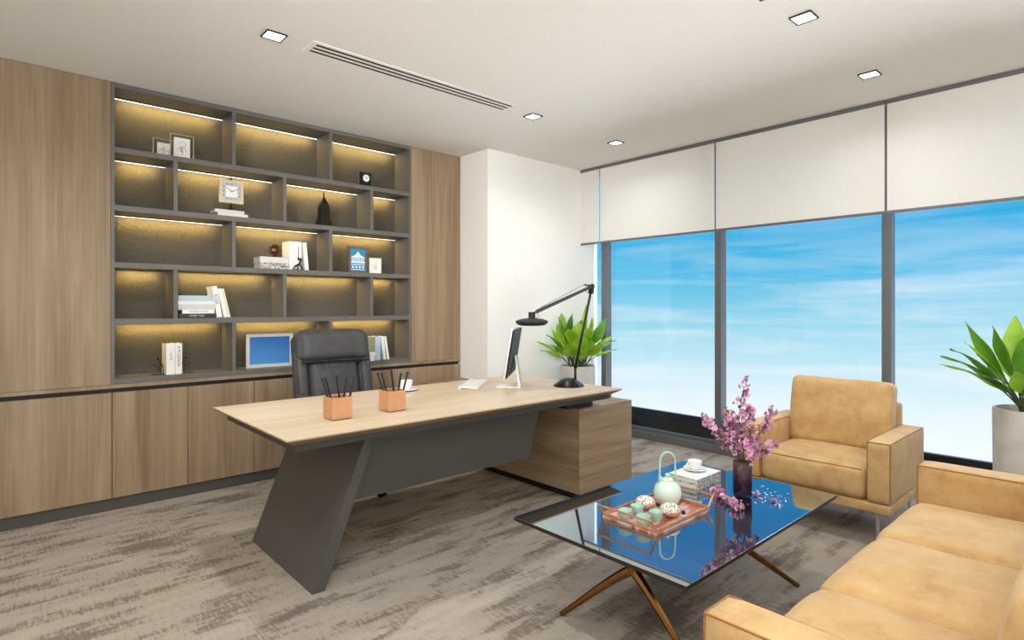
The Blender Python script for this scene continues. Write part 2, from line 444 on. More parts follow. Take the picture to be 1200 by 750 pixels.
edges = [4.2, 3.81, 2.535, 1.25, -.03, -1.31, -2.585]
for i in range(6):
    yb, ya = edges[i], edges[i+1]
    if i == 0: yb = 4.004
    b = BM()
    box(b, (XW, ya-.03, 0), (XW+.1, ya+.03, H), .003)
    box(b, (XW, ya+.03, 0), (XW+.1, yb-(.03 if i else 0), .065), .003)
    box(b, (XW+.07, ya+.03, .065), (XW+.1, yb-(.03 if i else 0), .095), .002)
    box(b, (XW, ya+.03, H-.07), (XW+.1, yb-(.03 if i else 0), H), .003)
    w = struct('window_%d' % (i+1), b, M['frame'])
    p = BM(); box(p, (XW+.082, ya+.03, .09), (XW+.086, yb-(.03 if i else 0), H-.07))
    obj('pane', p, M['glass'], w)
b = BM(); box(b, (4.96, YS, -.3), (5.0, 4.0, .25)); struct('trim_4', b, plain('black_spandrel', srgb(14, 18, 22), .35))

# roller blinds
by = [(3.75, 3.998, 'narrow white roller blind next to the white corner column'),
      (2.488, 3.744, 'white roller blind above the window behind the desk lamp'),
      (1.220, 2.480, 'white roller blind above the window behind the flower vase'),
      (-.05, 1.212, 'large white roller blind cut by the right edge, above the tall right planter')]
for y0, y1, lab in by:
    t = thing('roller_blind', lab, 'blind', (4.59, (y0+y1)/2, 1.945), 0, 'roller blinds along the window wall')
    f = BM(); box(f, (-.0015, y0-(y0+y1)/2+.004, .012), (.0015, y1-(y0+y1)/2-.004, H-1.945-.025)); obj('fabric', f, M['fabric'], t)
    f = BM(); box(f, (-.008, y0-(y0+y1)/2+.003, -.006), (.008, y1-(y0+y1)/2-.003, .016), .003); obj('bottom_bar', f, M['frame'], t)
    f = BM(); box(f, (-.012, y0-(y0+y1)/2, H-1.945-.03), (.06, y1-(y0+y1)/2, H-1.945-.001), .003); obj('headrail', f, M['frame'], t)

# ceiling lights and vents
def downlight(x, y, lab, power, vis=True):
    t = thing('ceiling_downlight', lab, 'ceiling light', (x, y, H), 0, 'square recessed ceiling downlights')
    f = BM()
    a, w = .052, .006
    for lo, hi in (((-a, -a), (a, -a+w)), ((-a, a-w), (a, a)), ((-a, -a+w), (-a+w, a-w)), ((a-w, -a+w), (a, a-w))):
        box(f, (*lo, -.008), (*hi, 0))
    obj('frame', f, M['softblack'], t)
    f = BM(); box(f, (-a+w, -a+w, -.004), (a-w, a-w, 0)); obj('diffuser', f, M['lamp'], t)
    return t
def arealight(name, loc, rot, sx, sy, e, col):
    l = bpy.data.lights.new(name, 'AREA'); l.shape = 'RECTANGLE'; l.size = sx; l.size_y = sy; l.energy = e; l.color = col
    o = bpy.data.objects.new(name, l); COL.objects.link(o); o.location = loc; o.rotation_euler = rot
    return o
DL = [(1.1, 3.09, 'square ceiling downlight left of the long air vent', 1),
      (3.01, 3.095, 'square ceiling downlight just right of the long air vent', 1),
      (4.03, 3.11, 'square ceiling downlight nearest the corner column and blinds', 1),
      (2.975, 1.14, 'large square ceiling downlight near the top edge of the photo', 1),
      (4.006, 1.148, 'square ceiling downlight at the right, in front of the blinds', 1)]
DLP = 12.
for x, y, lab, _ in DL:
    downlight(x, y, lab, DLP)
WARM = (1., 1., .985)
for x, y, e in [(1.1, 3.09, 11), (3.01, 3.095, 4.8), (4.03, 3.11, 3.6), (2.975, 1.14, 9), (4.006, 1.148, 4.5), (1.1, 1.15, 10), (0, 3.09, 8), (0, 1.15, 8), (-.9, 2.1, 7), (1.1, -.8, 4), (2.975, -.8, 4), (-.5, -.8, 6)]:  # seen downlights first, then added out-of-view lamps that help light the room
    arealight('downlight_and_fill', (x, y, H-.012), (0, 0, 0), .1, .1, e, WARM).data.spread = R(150)

def vent(x0, x1, yc, lab):
    t = thing('air_vent', lab, 'air vent', ((x0+x1)/2, yc, H), 0)
    L = (x1-x0)/2
    f = BM()
    for y in (-.065, -.0375, -.0125+.0015, .0145, .042):   # white strips between three slots
        pass
    strips = [(-.08, -.056), (-.032, -.012), (.012, .032), (.056, .08)]
    for a, c in strips: box(f, (-L, a, -.003), (L, c, 0))
    box(f, (-L-.03, -.08, -.003), (-L, .08, 0)); box(f, (L, -.08, -.003), (L+.03, .08, 0))
    obj('frame', f, M['ceil'], t)
    for a, c in ((-.056, -.032), (-.012, .012), (.032, .056)):
        s = BM(); box(s, (-L, a, -.002), (L, c, 0)); obj('slot', s, M['dark'], t)
vent(1.31, 2.75, 3.09, 'long white linear air vent with three black slots in the ceiling')
vent(1.25, 2.67, 1.16, 'air vent whose tip shows at the top edge of the photo')

# ------------------------------------------------------------------ cabinets and bookcase
doors = [(-.31, .56, 'wide oak base cabinet at the left edge, below the tall oak panel'),
         (.56, .99, 'oak base cabinet under the left end of the bookcase, next to the wide one'),
         (.99, 1.427, 'oak base cabinet just left of the desk end, under the standing white books'),
         (1.427, 1.86, 'oak base cabinet partly hidden behind the desk corner, under the blue landscape picture'),
         (1.86, 2.3, 'oak base cabinet behind the black office chair'),
         (2.3, 2.755, 'oak base cabinet just right of the office chair, behind the pencil holder'),
         (2.755, 3.32, 'oak base cabinet under the narrow oak panel, against the white wall')]
for x0, x1, lab in doors:
    t = thing('base_cabinet', lab, 'cabinet', ((x0+x1)/2, YB, 0), 0, 'oak base cabinets along the back wall')
    w = (x1-x0)/2-.002
    if x0 > 2.7: w -= .002
    f = BM(); box(f, (-w, .042, .076), (w, .48, .75)); obj('carcass', f, M['grey'], t)
    f = BM(); box(f, (-w, 0, .08), (w, .02, .75), .0015); box(f, (-w+.01, .02, .09), (w-.01, .042, .74)); obj('door', f, WV, t)
for x0, x1, lab in ((-.31, .552, 'tall oak wall cabinet at the left edge, left of the bookcase'), (2.775, 3.318, 'narrow tall oak panel between bookcase and white wall')):
    t = thing('tall_cabinet', lab, 'cabinet', ((x0+x1)/2, YB, .8), 0)
    w = (x1-x0)/2
    f = BM(); box(f, (-w+.002, .02, .001), (w-.002, .45, H-.802)); obj('carcass', f, M['grey'], t)
    f = BM(); box(f, (-w, 0, .002), (w, .02, H-.803), .001); obj('door', f, WV, t)

BX0, BX1, BD = .553, 2.773, .25
t = bookcase = thing('bookcase', 'dark grey built-in bookcase with staggered compartments and glowing LED strips', 'bookcase', ((BX0+BX1)/2, YB, .8))
OFF = (*t.location,)
T = .02
rows = [.80, 1.20, 1.565, 1.93, 2.30, 2.728]     # centre heights of the boards
zb = [(.801, .835)]+[(z-.018, z+.018) for z in rows[1:5]]+[(2.698, 2.728)]
for x0, x1 in ((BX0, BX0+.022), (BX1-.022, BX1)):
    f = BM(); box(f, (x0, YB, .801), (x1, YB+BD, 2.728), .001); obj('side_panel', f, M['shelf'], t, OFF)
for i, (z0, z1) in enumerate(zb):
    f = BM(); box(f, (BX0+.022, YB+.001, z0), (BX1-.022, YB+BD, z1), .001); obj('shelf', f, M['shelf'], t, OFF)
f = BM(); box(f, (BX0, YB+BD, .801), (BX1, YB+BD+.018, 2.728)); obj('back_panel', f, M['greyback'], t, OFF)
for i in range(5):
    xs = [1.288, 2.02] if i % 2 == 0 else [.917, 1.652, 2.384]
    z0, z1 = zb[i][1], zb[i+1][0]
    for x in xs:
        f = BM(); box(f, (x-.0125, YB+.001, z0), (x+.0125, YB+BD, z1), .001); obj('divider', f, M['shelf'], t, OFF)
    ex = [BX0+.022]+sum([[x-.0125, x+.0125] for x in xs], [])+[BX1-.022]
    for a, c in zip(ex[::2], ex[1::2]):
        st = BM()
        box(st, (a+.002, YB+BD-.03, z1-.005), (c-.002, YB+BD-.022, z1))          # lip of the channel
        box(st, (a+.002, YB+BD-.006, z1-.004), (c-.002, YB+BD-.001, z1))
        ls = obj('led_strip', st, M['softblack'], t, OFF)
        st = BM(); box(st, (a+.004, YB+BD-.021, z1-.006 if i > 1 else z1-.003), (c-.004, YB+BD-.007, z1-.001)); obj('led_diffuser', st, M['led'], ls, OFF)
        arealight('led_lamp', ((a+c)/2, YB+BD-.045, z1-.012), (R(22), 0, 0), c-a-.12, .012, 2.6*(c-a-.06), (1., .66, .17))

# --- books
def book(x0, x1, y0, y1, z0, z1, cover, lab, group, spine='front', lean=0, pages='page', txt=None, tmat=None, tsize=.02, flat=False, cat='book'):
    """upright: spine to the room (-y). flat: lying, spine to the room."""
    w, d, h = x1-x0, y1-y0, z1-z0
    t = thing('book', lab, cat, ((x0+x1)/2, (y0+y1)/2, z0), 0, group)
    f = BM(); c = .0025
    if flat:
        box(f, (-w/2, -d/2, 0), (w/2, d/2, c)); box(f, (-w/2, -d/2, h-c), (w/2, d/2, h)); box(f, (-w/2, -d/2, c), (w/2, -d/2+c, h-c))
        obj('cover', f, M[cover], t)
        f = BM(); box(f, (-w/2+.004, -d/2+c, c), (w/2-.004, d/2-.004, h-c)); obj('pages', f, M[pages], t)
        if txt: text('spine_title', txt, tsize, M[tmat], t, (0, -d/2-.0003, h/2))
    else:
        c = min(c, w*.2)
        box(f, (-w/2, -d/2, 0), (-w/2+c, d/2, h)); box(f, (w/2-c, -d/2, 0), (w/2, d/2, h)); box(f, (-w/2+c, -d/2, 0), (w/2-c, -d/2+c, h))
        obj('cover', f, M[cover], t)
        f = BM(); box(f, (-w/2+c, -d/2+c, .004), (w/2-c, d/2-.004, h-.004)); obj('pages', f, M[pages], t)
        if txt: text('spine_title', txt, tsize, M[tmat], t, (0, -d/2-.0003, h*.58), (PI/2, R(90), 0))
        if lean:
            # lean about its lower edge so that it still stands on the board
            t.rotation_euler = (0, R(lean), 0)
            t.location.z += abs(math.sin(R(lean)))*w/2+.0006
    return t

# row 4, left: lying stack
z = 1.2185
for (x0, x1, h, c, lab, tx, tm) in [(.945, 1.168, .031, 'darkbook', 'charcoal book with pale title, bottom of the lying stack in the bookcase', 'OTIIE TOD', 'silvercover'),
                       (.965, 1.168, .026, 'paper', 'thin white book with grey print, second from the bottom of the lying stack', 'MODERN SPACE', 'greyink'),
                       (.94, 1.172, .038, 'silvercover', 'light grey thick book in the middle of the lying stack', None, None),
                       (.938, 1.174, .022, 'paper', 'thin plain white book under the pale blue book of the stack', None, None),
                       (.94, 1.166, .038, 'bluebook', 'pale blue book on top of the lying stack', None, None)]:
    book(x0, x1, 4.45, 4.61, z, z+h, c, lab, 'books lying stacked in the fourth bookcase row', txt=tx, tmat=tm, tsize=h*.62, flat=True); z += h+.0004
for x, w, h, c, lab, ln, tx in [(1.186, .034, .225, 'paper', 'white leaning book with black lettering beside the lying stack', -9, 'KOZA'),
                            (1.232, .024, .21, 'paper', 'white leaning book in the middle of the leaning three', -12, None),
                            (1.258, .018, .21, 'creamcover', 'cream leaning book, rightmost of the leaning three beside the lying stack', -12.5, None)]:
    book(x, x+w, 4.45, 4.60, 1.2185, 1.2185+h, c, lab, 'books leaning in the fourth bookcase row', lean=ln, txt=tx, tmat='ink', tsize=.026)
# row 5, left: two books and wire bookends
book(.872, .925, 4.46, 4.60, .8355, 1.045, 'paper', 'white upright book, left of the pair between black wire bookends', 'pair of books between wire bookends', txt='HOME', tmat='greyink', tsize=.018)
book(.927, .966, 4.46, 4.60, .8355, 1.045, 'paper', 'white upright book with dark lettering, right of the pair between wire bookends', 'pair of books between wire bookends', txt='A M DESIGN', tmat='ink', tsize=.026)
def bookend(x, sx, lab):
    t = thing('bookend', lab, 'bookend', (x, 4.52, .8355), 0)
    f = BM()
    box(f, (min(0, sx*.075), -.03, 0), (max(0, sx*.075), .03, .003))
    tube(f, [(sx*.004, 0, .002), (sx*.006, 0, .06), (sx*.02, 0, .09)], .0025, 6)
    obj('base', f, M['black'], t)
    f = BM(); tube(f, [(sx*.02, -.003, .01), (sx*.03, -.003, .04), (sx*.022, -.003, .075), (sx*.035, -.003, .1)], .002, 6)
    tube(f, [(sx*.03, -.003, .04), (sx*.055, -.003, .062)], .002, 6); tube(f, [(sx*.022, -.003, .07), (sx*.008, -.003, .05)], .002, 6)
    sphere(f, (sx*.036, -.003, .108), .008, u=8, v=6); sphere(f, (sx*.058, -.003, .066), .006, u=8, v=6)
    obj('figure', f, M['blackmetal'], t, smooth=True)
bookend(.869, -1, 'black wire figure bookend left of the two white books')
bookend(.969, 1, 'black wire figure bookend right of the two white books')
# row 3, middle: lying pair, ball, standing books
book(1.482, 1.694, 4.44, 4.60, 1.5835, 1.631, 'pattern', 'white lying book with speckled spine, under another below the brown ball', 'pair of books under the brown ball', flat=True)
M_p = M['pattern']
book(1.478, 1.69, 4.44, 4.60, 1.6314, 1.674, 'silvercover', 'light grey lying book carrying the round brown ornament', 'pair of books under the brown ball', flat=True)
t = thing('ball_ornament', 'round brown polished ring ornament standing on the lying books', 'ornament', (1.607, 4.5, 1.6745))
f = BM(); lathe(f, [(0, 0), (.022, 0), (.024, .006), (.012, .014), (0, .014)], 20); obj('foot', f, M['brownball'], t, smooth='auto')
f = BM(); tube(f, arc((0, 0, .058), .036, 0, 360, 28)[:-1], .011, 10, closed=True); obj('ring', f, M['brownball'], t, smooth=True)
f = BM(); sphere(f, (0, .004, .058), .026, (1, .6, 1)); obj('core', f, M['bronze'], t, smooth=True)
for x0, x1, h, c, lab, ln in [(1.70, 1.735, .222, 'paper', 'plain white upright book, left of the three right of the brown ball', 0),
                          (1.737, 1.80, .222, 'paper', 'thick white upright book with black emblem right of the brown ball', 0),
                          (1.828, 1.858, .218, 'paper', 'white book tilted to the left at the end of the row beside the brown ball', -5)]:
    tb = book(x0, x1, 4.46, 4.60, 1.5835, 1.5835+h, c, lab, 'white upright books in the third bookcase row', lean=ln)
    if 'emblem' in lab:
        f = BM(); box(f, (.004, -.0712, .10), (.009, -.0702, .185)); box(f, (0, -.0712, .075), (.013, -.0702, .10)); obj('spine_emblem', f, M['ink'], tb)
t = thing('horse_figurine', 'small black figurine with looped wire in front of the white upright books', 'figurine', (1.775, 4.435, 1.5835))
f = BM(); tube(f, [(-.05, 0, .008), (-.035, 0, .03), (-.015, 0, .038), (.0, 0, .05), (.008, 0, .075)], [.005, .006, .009, .009, .006], 8)
tube(f, [(.0, 0, .045), (.012, 0, .02), (.02, 0, .005)], .006, 8); tube(f, [(-.02, 0, .036), (-.012, 0, .015), (-.018, 0, .004)], .005, 8); sphere(f, (.006, 0, .082), .012, u=10, v=8)
obj('body', f, M['black'], t, smooth=True)
f = BM(); box(f, (-.06, -.012, 0), (.035, .012, .004)); obj('base', f, M['black'], t)
# row 5, right books
for x0, x1, h, c, lab, ln in [(2.355, 2.44, .20, 'olive', 'olive grey book half hidden behind the office chair', 0),
                          (2.442, 2.492, .205, 'bluebook', 'pale blue upright book right of the office chair', 0),
                          (2.524, 2.548, .2, 'paper', 'white book leaning left onto the pale blue book', -7),
                          (2.561, 2.580, .2, 'paper', 'thin white leaning book, last of the row right of the office chair', -9)]:
    book(x0, x1, 4.46, 4.61, .8355, .8355+h, c, lab, 'books right of the office chair', lean=ln)
t = thing('paper_box', 'small white notched box in front of the olive book beside the chair', 'box', (2.385, 4.433, .8355))
f = BM(); box(f, (-.03, -.015, 0), (.03, .015, .045), .001); obj('body', f, M['paper'], t)
f = BM(); box(f, (-.035, -.018, .0455), (.04, .018, .075), .001); obj('lid', f, M['white'], t)

# --- framed pictures
def frame_ring(w, h, b, d, y=0.):
    f = BM()
    for lo, hi in (((-w/2, 0), (w/2, b)), ((-w/2, h-b), (w/2, h)), ((-w/2, b), (-w/2+b, h-b)), ((w/2-b, b), (w/2, h-b))):
        box(f, (lo[0], y-d/2, lo[1]), (hi[0], y+d/2, hi[1]), .0008)
    return f
def sketch(t, w, h, z0, seed, mat='greyink', y=-.0035):
    rng = random.Random(seed); f = BM()
    for k in range(6):
        cx, cz = rng.uniform(-.12, .12)*w, z0+h*rng.uniform(.35, .75); r = rng.uniform(.08, .24)*w; a = rng.uniform(0, 360)
        tube(f, arc((cx, y, cz), r, a, a+rng.uniform(90, 240), 8), .0011*max(.6, w/.09), 5)
    tube(f, [(0, y, z0+h*.12), (.02*w, y, z0+h*.3), (-.03*w, y, z0+h*.5)], .0012*max(.6, w/.09), 5)
    return f
def wire_picture(x, y, w, h, cw, ch, lab, seed, rz=0):
    t = thing('picture_frame', lab, 'picture frame', (x, y, 2.3185), rz)
    obj('frame', frame_ring(w, h, .004, .012), M['silverframe'], t)
    f = BM(); box(f, (-cw/2, -.002, .012), (cw/2, .002, .012+ch)); c = obj('card', f, M['paper'], t)
    obj('drawing', sketch(t, cw, ch, .012, seed), M['greyink'], c)
    f = BM()
    for s in (-1, 1): tube(f, [(s*w/2, .012, .0025), (s*w/2, .03, .03), (s*w/2, .006, .055)], .002, 6)
    obj('easel', f, M['silverframe'], t)
wire_picture(.866, 4.52, .125, .128, .075, .088, 'small open wire picture frame behind the larger one on the top left shelf', 3)
wire_picture(.968, 4.47, .145, .165, .098, .13, 'larger open wire picture frame with a pencil drawing on the top left shelf', 5)

# square clock on two books
book(1.19, 1.395, 4.45, 4.59, 1.9485, 1.974, 'creamcover', 'cream book lying beneath another under the square clock', 'books under the square clock', flat=True)
book(1.172, 1.37, 4.45, 4.59, 1.9745, 1.997, 'silvercover', 'light grey book lying directly under the square clock', 'books under the square clock', flat=True)
t = thing('clock', 'square cream mantel clock with Roman numerals on a black foot', 'clock', (1.29, 4.49, 1.9975))
f = BM(); lathe(f, [(0, 0), (.03, 0), (.032, .006), (.016, .014), (.008, .03), (.007, .06), (0, .06)], 20); obj('foot', f, M['black'], t, smooth='auto')
cz = .138
f = BM(); box(f, (-.083, -.014, cz-.083), (.083, .014, cz+.083), .002); obj('case', f, M['cream'], t)
f = BM(); box(f, (-.066, -.0155, cz-.066), (.066, -.0142, cz+.066)); obj('chapter_ring', f, M['lightink'], t)
f = BM(); box(f, (-.04, -.0168, cz-.04), (.04, -.0156, cz+.04)); obj('dial', f, M['paper'], t)
f = BM(); sphere(f, (0, 0, cz+.093), .009, (1, 1, 1.1), 10, 8); tube(f, [(0, 0, cz+.08), (0, 0, cz+.095), (0, 0, cz+.11)], [.003, .006, .001], 8); obj('finial', f, M['black'], t, smooth=True)
numerals = ['XII', 'I', 'II', 'III', 'IIII', 'V', 'VI', 'VII', 'VIII', 'IX', 'X', 'XI']
for k, s in enumerate(numerals):
    a = R(90-30*k); q = .053/max(abs(math.cos(a)), abs(math.sin(a)))
    text('numeral', s, .017, M['ink'], t, (q*math.cos(a), -.0159, cz+q*math.sin(a)), (PI/2, R(30*k), 0), ext=.0002)
f = BM(); bar(f, (.004, -.018, cz-.002), (-.036, -.018, cz+.028), .0015, .005, .0015, .002); obj('hand', f, M['black'], t)
f = BM(); bar(f, (-.004, -.0195, cz-.002), (.052, -.0195, cz+.028), .0015, .0045, .0015, .002); obj('hand', f, M['black'], t)
f = BM(); tube(f, [(0, -.016, cz), (0, -.021, cz)], .004, 10); obj('hub', f, M['black'], t)
# black desk clock in clear block
t = thing('clock', 'small black clock with round white dial inside a clear block, top right shelf', 'clock', (2.37, 4.5, 2.3185))
f = BM()
f = frame_ring(.13, .135, .004, .02, .01); obj('clear_block', f, plain('clear_block', srgb(96, 100, 100), .1), t)
f = BM(); box(f, (-.045, -.016, 0), (.045, .016, .125), .002); obj('case', f, M['black'], t)
f = BM(); lathe(f, [(0, 0), (.03, 0), (.03, .002), (0, .002)], 28, mat=Matrix.Translation((0, -.016, .078)) @ Matrix.Rotation(PI/2, 4, 'X')); obj('dial', f, M['paper'], t)
f = BM(); bar(f, (0, -.0188, .078), (-.014, -.0188, .088), .001, .004); obj('hand', f, M['black'], t)
f = BM(); bar(f, (0, -.0198, .078), (.02, -.0198, .088), .001, .003); obj('hand', f, M['black'], t)
# tower statuette
t = thing('tower_statuette', 'dark bronze stepped tower statuette with spire on the second bookcase row', 'statuette', (2.0, 4.5, 1.9485))
f = BM(); box(f, (-.048, -.048, 0), (.048, .048, .045), .002); box(f, (-.043, -.043, .045), (.043, .043, .06), .002); obj('base', f, M['towermetal'], t)
f = BM(); box(f, (-.036, -.036, .06), (.036, .036, .165), .002)
for s in (-.02, 0, .02):
    box(f, (s-.004, -.038, .062), (s+.004, .038, .16)); box(f, (-.038, s-.004, .062), (.038, s+.004, .16))
obj('shaft', f, M['towermetal'], t)
f = BM(); lathe(f, [(.044, .165), (.040, .185), (.022, .215), (.012, .235), (.007, .24), (.0055, .275), (0, .285)], 4, mat=Matrix.Rotation(PI/4, 4, 'Z')); obj('spire', f, M['towermetal'], t)
# blue building picture
t = thing('picture_frame', 'antique framed blue picture of a white domed building', 'picture frame', (2.30, 4.50, 1.5835), R(4))
obj('frame', frame_ring(.185, .222, .019, .018), M['bronzeframe'], t)
f = BM(); box(f, (-.078, -.003, .018), (.078, .005, .205)); c = obj('picture', f, M['cyan'], t)
f = BM()
y0, y1 = -.0045, -.0031
prism(f, [(-.06, .135), (.06, .135), (0, .165)], 1, y0, y1); box(f, (-.003, y0, .16), (.003, y1, .185)); prism(f, [(-.02, .155), (.02, .155), (.012, .172), (-.012, .172)], 1, y0-.0003, y1)
for k in range(7): box(f, (-.058+k*.0175, y0, .095), (-.049+k*.0175, y1, .135))
box(f, (-.064, y0, .084), (.064, y1, .096)); box(f, (-.064, y0, .13), (.064, y1, .136))
for k in range(4):
    cx = -.048+k*.032
    prism(f, [(cx-.012, .05), (cx, .038), (cx+.012, .05), (cx, .062)], 1, y0, y1)
box(f, (-.066, y0, .068), (.066, y1, .074)); box(f, (-.066, y0, .026), (.066, y1, .031))
obj('white_building', f, M['paper'], c)
f = BM(); bar(f, (0, .012, .15), (0, .07, .004), .03, .004); obj('stand', f, M['bronzeframe'], t)
t = thing('picture_frame', 'small white picture frame with a faint sketch beside the blue picture', 'picture frame', (2.464, 4.50, 1.5835))
obj('frame', frame_ring(.112, .135, .008, .014), M['white'], t)
f = BM(); box(f, (-.049, -.002, .007), (.049, .004, .128)); c = obj('card', f, M['paper'], t)
obj('drawing', sketch(t, .09, .11, .012, 11), M['lightink'], c)
# big blue landscape picture behind the chair
t = thing('picture_frame', 'landscape silver framed plain blue picture left of the office chair', 'picture frame', (1.577, 4.52, .8355), R(-2))
obj('frame', frame_ring(.345, .255, .024, .02), plain('pale_silver_frame', srgb(214, 212, 206), .35), t)
f = frame_ring(.352, .262, .008, .012, .008); f.transform(Matrix.Translation((0, 0, .0))); obj('outer_moulding', f, M['bronzeframe'], t)
f = BM(); box(f, (-.152, -.003, .0), (.152, .005, .21)); obj('picture', f, M['bluepic'], t, loc=(0, 0, .023))
f = BM(); bar(f, (0, .012, .17), (0, .08, .004), .04, .004); obj('stand', f, M['dark'], t)

# ------------------------------------------------------------------ desk
DX0, DX1, DY0, DY1, DZ = .89, 3.125, 2.36, 3.41, .75
t = thing('executive_desk', 'large executive desk with oak top on a slanted grey slab leg', 'desk', (2.0, 2.88, 0))
OFF = (2.0, 2.88, 0)
def slab(lo, hi, zt, zm, zl, ins):
    f = BM()
    A = [(lo[0], lo[1]), (hi[0], lo[1]), (hi[0], hi[1]), (lo[0], hi[1])]
    B = [(lo[0]+ins, lo[1]+ins), (hi[0]-ins, lo[1]+ins), (hi[0]-ins, hi[1]-ins), (lo[0]+ins, hi[1]-ins)]
    r = [[f.verts.new((*p, z)) for p in P] for P, z in ((A, zt), (A, zm), (B, zl))]
    f.faces.new(r[0]); f.faces.new(r[2][::-1])
    for a, b in zip(r, r[1:]):
        for k in range(4): f.faces.new((a[k], b[k], b[(k+1) % 4], a[(k+1) % 4]))
    bmesh.ops.recalc_face_normals(f, faces=f.faces[:])
    return f
f = slab((DX0, DY0), (DX1, DY1), DZ, DZ-.004, DZ-.006, .0005); obj('tabletop', f, WX, t, OFF)
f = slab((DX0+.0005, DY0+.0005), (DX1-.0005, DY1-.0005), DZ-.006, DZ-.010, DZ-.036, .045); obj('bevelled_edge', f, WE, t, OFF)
f = BM(); box(f, (DX0+.055, DY0+.055, DZ-.066), (DX1-.06, DY1-.055, DZ-.036)); obj('apron', f, plain('dark_grey_laminate', srgb(62, 60, 57), .5), t, OFF)
f = BM(); prism(f, [(1.065, 0), (1.125, 0), (1.388, DZ-.066), (1.335, DZ-.066)], 1, 2.52, 3.33, .0015); obj('leg', f, M['grey'], t, OFF)
f = BM(); prism(f, [(1.27, .352), (2.495, .352), (2.60, DZ-.066), (1.37, DZ-.066)], 1, 2.60, 2.625, .001); obj('modesty_panel', f, M['grey'], t, OFF)
f = BM(); box(f, (2.80, 2.56, .622), (3.06, 3.34, DZ-.036)); obj('support_block', f, M['softblack'], t, OFF)

t = thing('side_cabinet', 'low oak side cabinet carrying the right end of the desk', 'cabinet', (3.155, 3.44, 0))
OFF = (3.155, 3.44, 0)
f = BM(); prism(f, [(2.87, 2.521), (3.44, 2.521), (3.44, 4.0), (3.318, 4.0), (3.318, 4.395), (2.87, 4.395)], 2, .055, .60); obj('carcass', f, WH, t, OFF)
f = BM(); box(f, (2.869, 2.513, .055), (3.441, 2.521, .60)); obj('end_panel', f, WF, t, OFF)
f = BM(); prism(f, [(2.868, 2.512), (3.442, 2.512), (3.442, 4.0), (3.318, 4.0), (3.318, 4.395), (2.868, 4.395)], 2, .601, .62, .001); obj('worktop', f, WH, t, OFF)
f = BM(); box(f, (2.91, 2.56, 0), (3.31, 4.38, .055)); obj('plinth', f, M['dark'], t, OFF)

# --- office chair
ch = thing('office_chair', 'black leather high-back executive office chair behind the desk', 'chair', (1.845, 3.78, 0), R(-5))
TB = Matrix.Translation((0, .2, .47)) @ Matrix.Rotation(R(-13), 4, 'X')
f = BM(); cushion(f, (-.275, .0, .0), (.275, .075, .635), .035, (0, .02, .01), 12, mat=TB); br_ = obj('backrest', f, M['black_leather'], ch, smooth=True)
f = BM(); cushion(f, (-.185, -.055, .02), (.185, .02, .50), .035, (0, .03, 0), 12, mat=TB); obj('centre_panel', f, M['black_leather'], br_, smooth=True)
for s in (-1, 1):
    f = BM(); cushion(f, (min(s*.19, s*.285), -.065, .0), (max(s*.19, s*.285), .03, .52), .035, (0.005, .015, 0), 10, mat=TB); obj('side_bolster', f, M['black_leather'], br_, smooth=True)
f = BM()
for k, x in enumerate((-.10, -.05, -.005, .04, .09)):
    pts = [TB @ Vector((x*(1-.5*q)*1.0, -.078+.012*q, .415-.22*q)) for q in (0, .25, .5, .75, 1)]
    tube(f, pts, [.004, .006, .007, .005, .002], 6)
obj('pleats', f, M['black_leather'], br_, smooth=True)
f = BM(); cushion(f, (-.265, -.105, .415), (.265, .055, .66), .06, (.012, .03, .008), 14, wob=.003, mat=TB, seed=4); hr = obj('headrest', f, M['black_leather'], ch, smooth=True)
f = BM()
for x in (-.115, .12):
    tube(f, [TB @ Vector((x, -.105-.024*math.sin(PI*min(1, q*1.02)), .425+.22*q)) for q in [k/8 for k in range(9)]], .0022, 5)
obj('stitching', f, M['softblack'], hr)
f = BM(); tube(f, [TB @ Vector((x, -.098-.016*(1-(x/.26)**2), .42)) for x in [-.25+.05*k for k in range(11)]], .007, 6); obj('crease', f, M['black'], hr)
f = BM(); cushion(f, (-.27, -.29, .40), (.27, .24, .52), .05, (0, .01, .02), 12); obj('seat', f, M['black_leather'], ch, smooth=True)
for s in (-1, 1):
    a = obj('armrest', tube(BM(), [(s*.28, .2, .44), (s*.30, .16, .62), (s*.305, .08, .67), (s*.305, -.15, .67), (s*.30, -.2, .62), (s*.29, -.14, .42)], .016, 10), M['black'], ch, smooth=True)
    f = BM(); cushion(f, (s*.305-.035, -.16, .672), (s*.305+.035, .08, .705), .018, (0, 0, .004), 6); obj('arm_pad', f, M['black_leather'], a, smooth=True)
f = BM(); lathe(f, [(.0, .09), (.045, .09), (.045, .16), (.025, .165), (.025, .37), (.1, .38), (.1, .40), (0, .40)], 20); obj('gas_lift', f, M['black'], ch, smooth='auto')
for k in range(5):
    a = R(72*k+18-6); d = Vector((math.cos(a), math.sin(a), 0))
    f = BM(); bar(f, d*.03+Vector((0, 0, .125)), d*.30+Vector((0, 0, .085)), .05, .04, .03, .022); lg = obj('base_arm', f, M['black'], ch)
    f = BM(); rt = Vector((-d.y, d.x, 0)); c0 = d*.30
    tube(f, [c0+Vector((0, 0, .09)), c0+Vector((0, 0, .055))], .008, 8)
    for s in (-1, 1):
        p = c0+rt*s*.014; tube(f, [p-rt*.009+Vector((0, 0, .029)), p+rt*.009+Vector((0, 0, .029))], .0285, 16)
    tube(f, [c0-rt*.006+Vector((0, 0, .04)), c0+rt*.006+Vector((0, 0, .04))], .024, 14)
    obj('caster', f, M['rubber'], lg, smooth='auto')

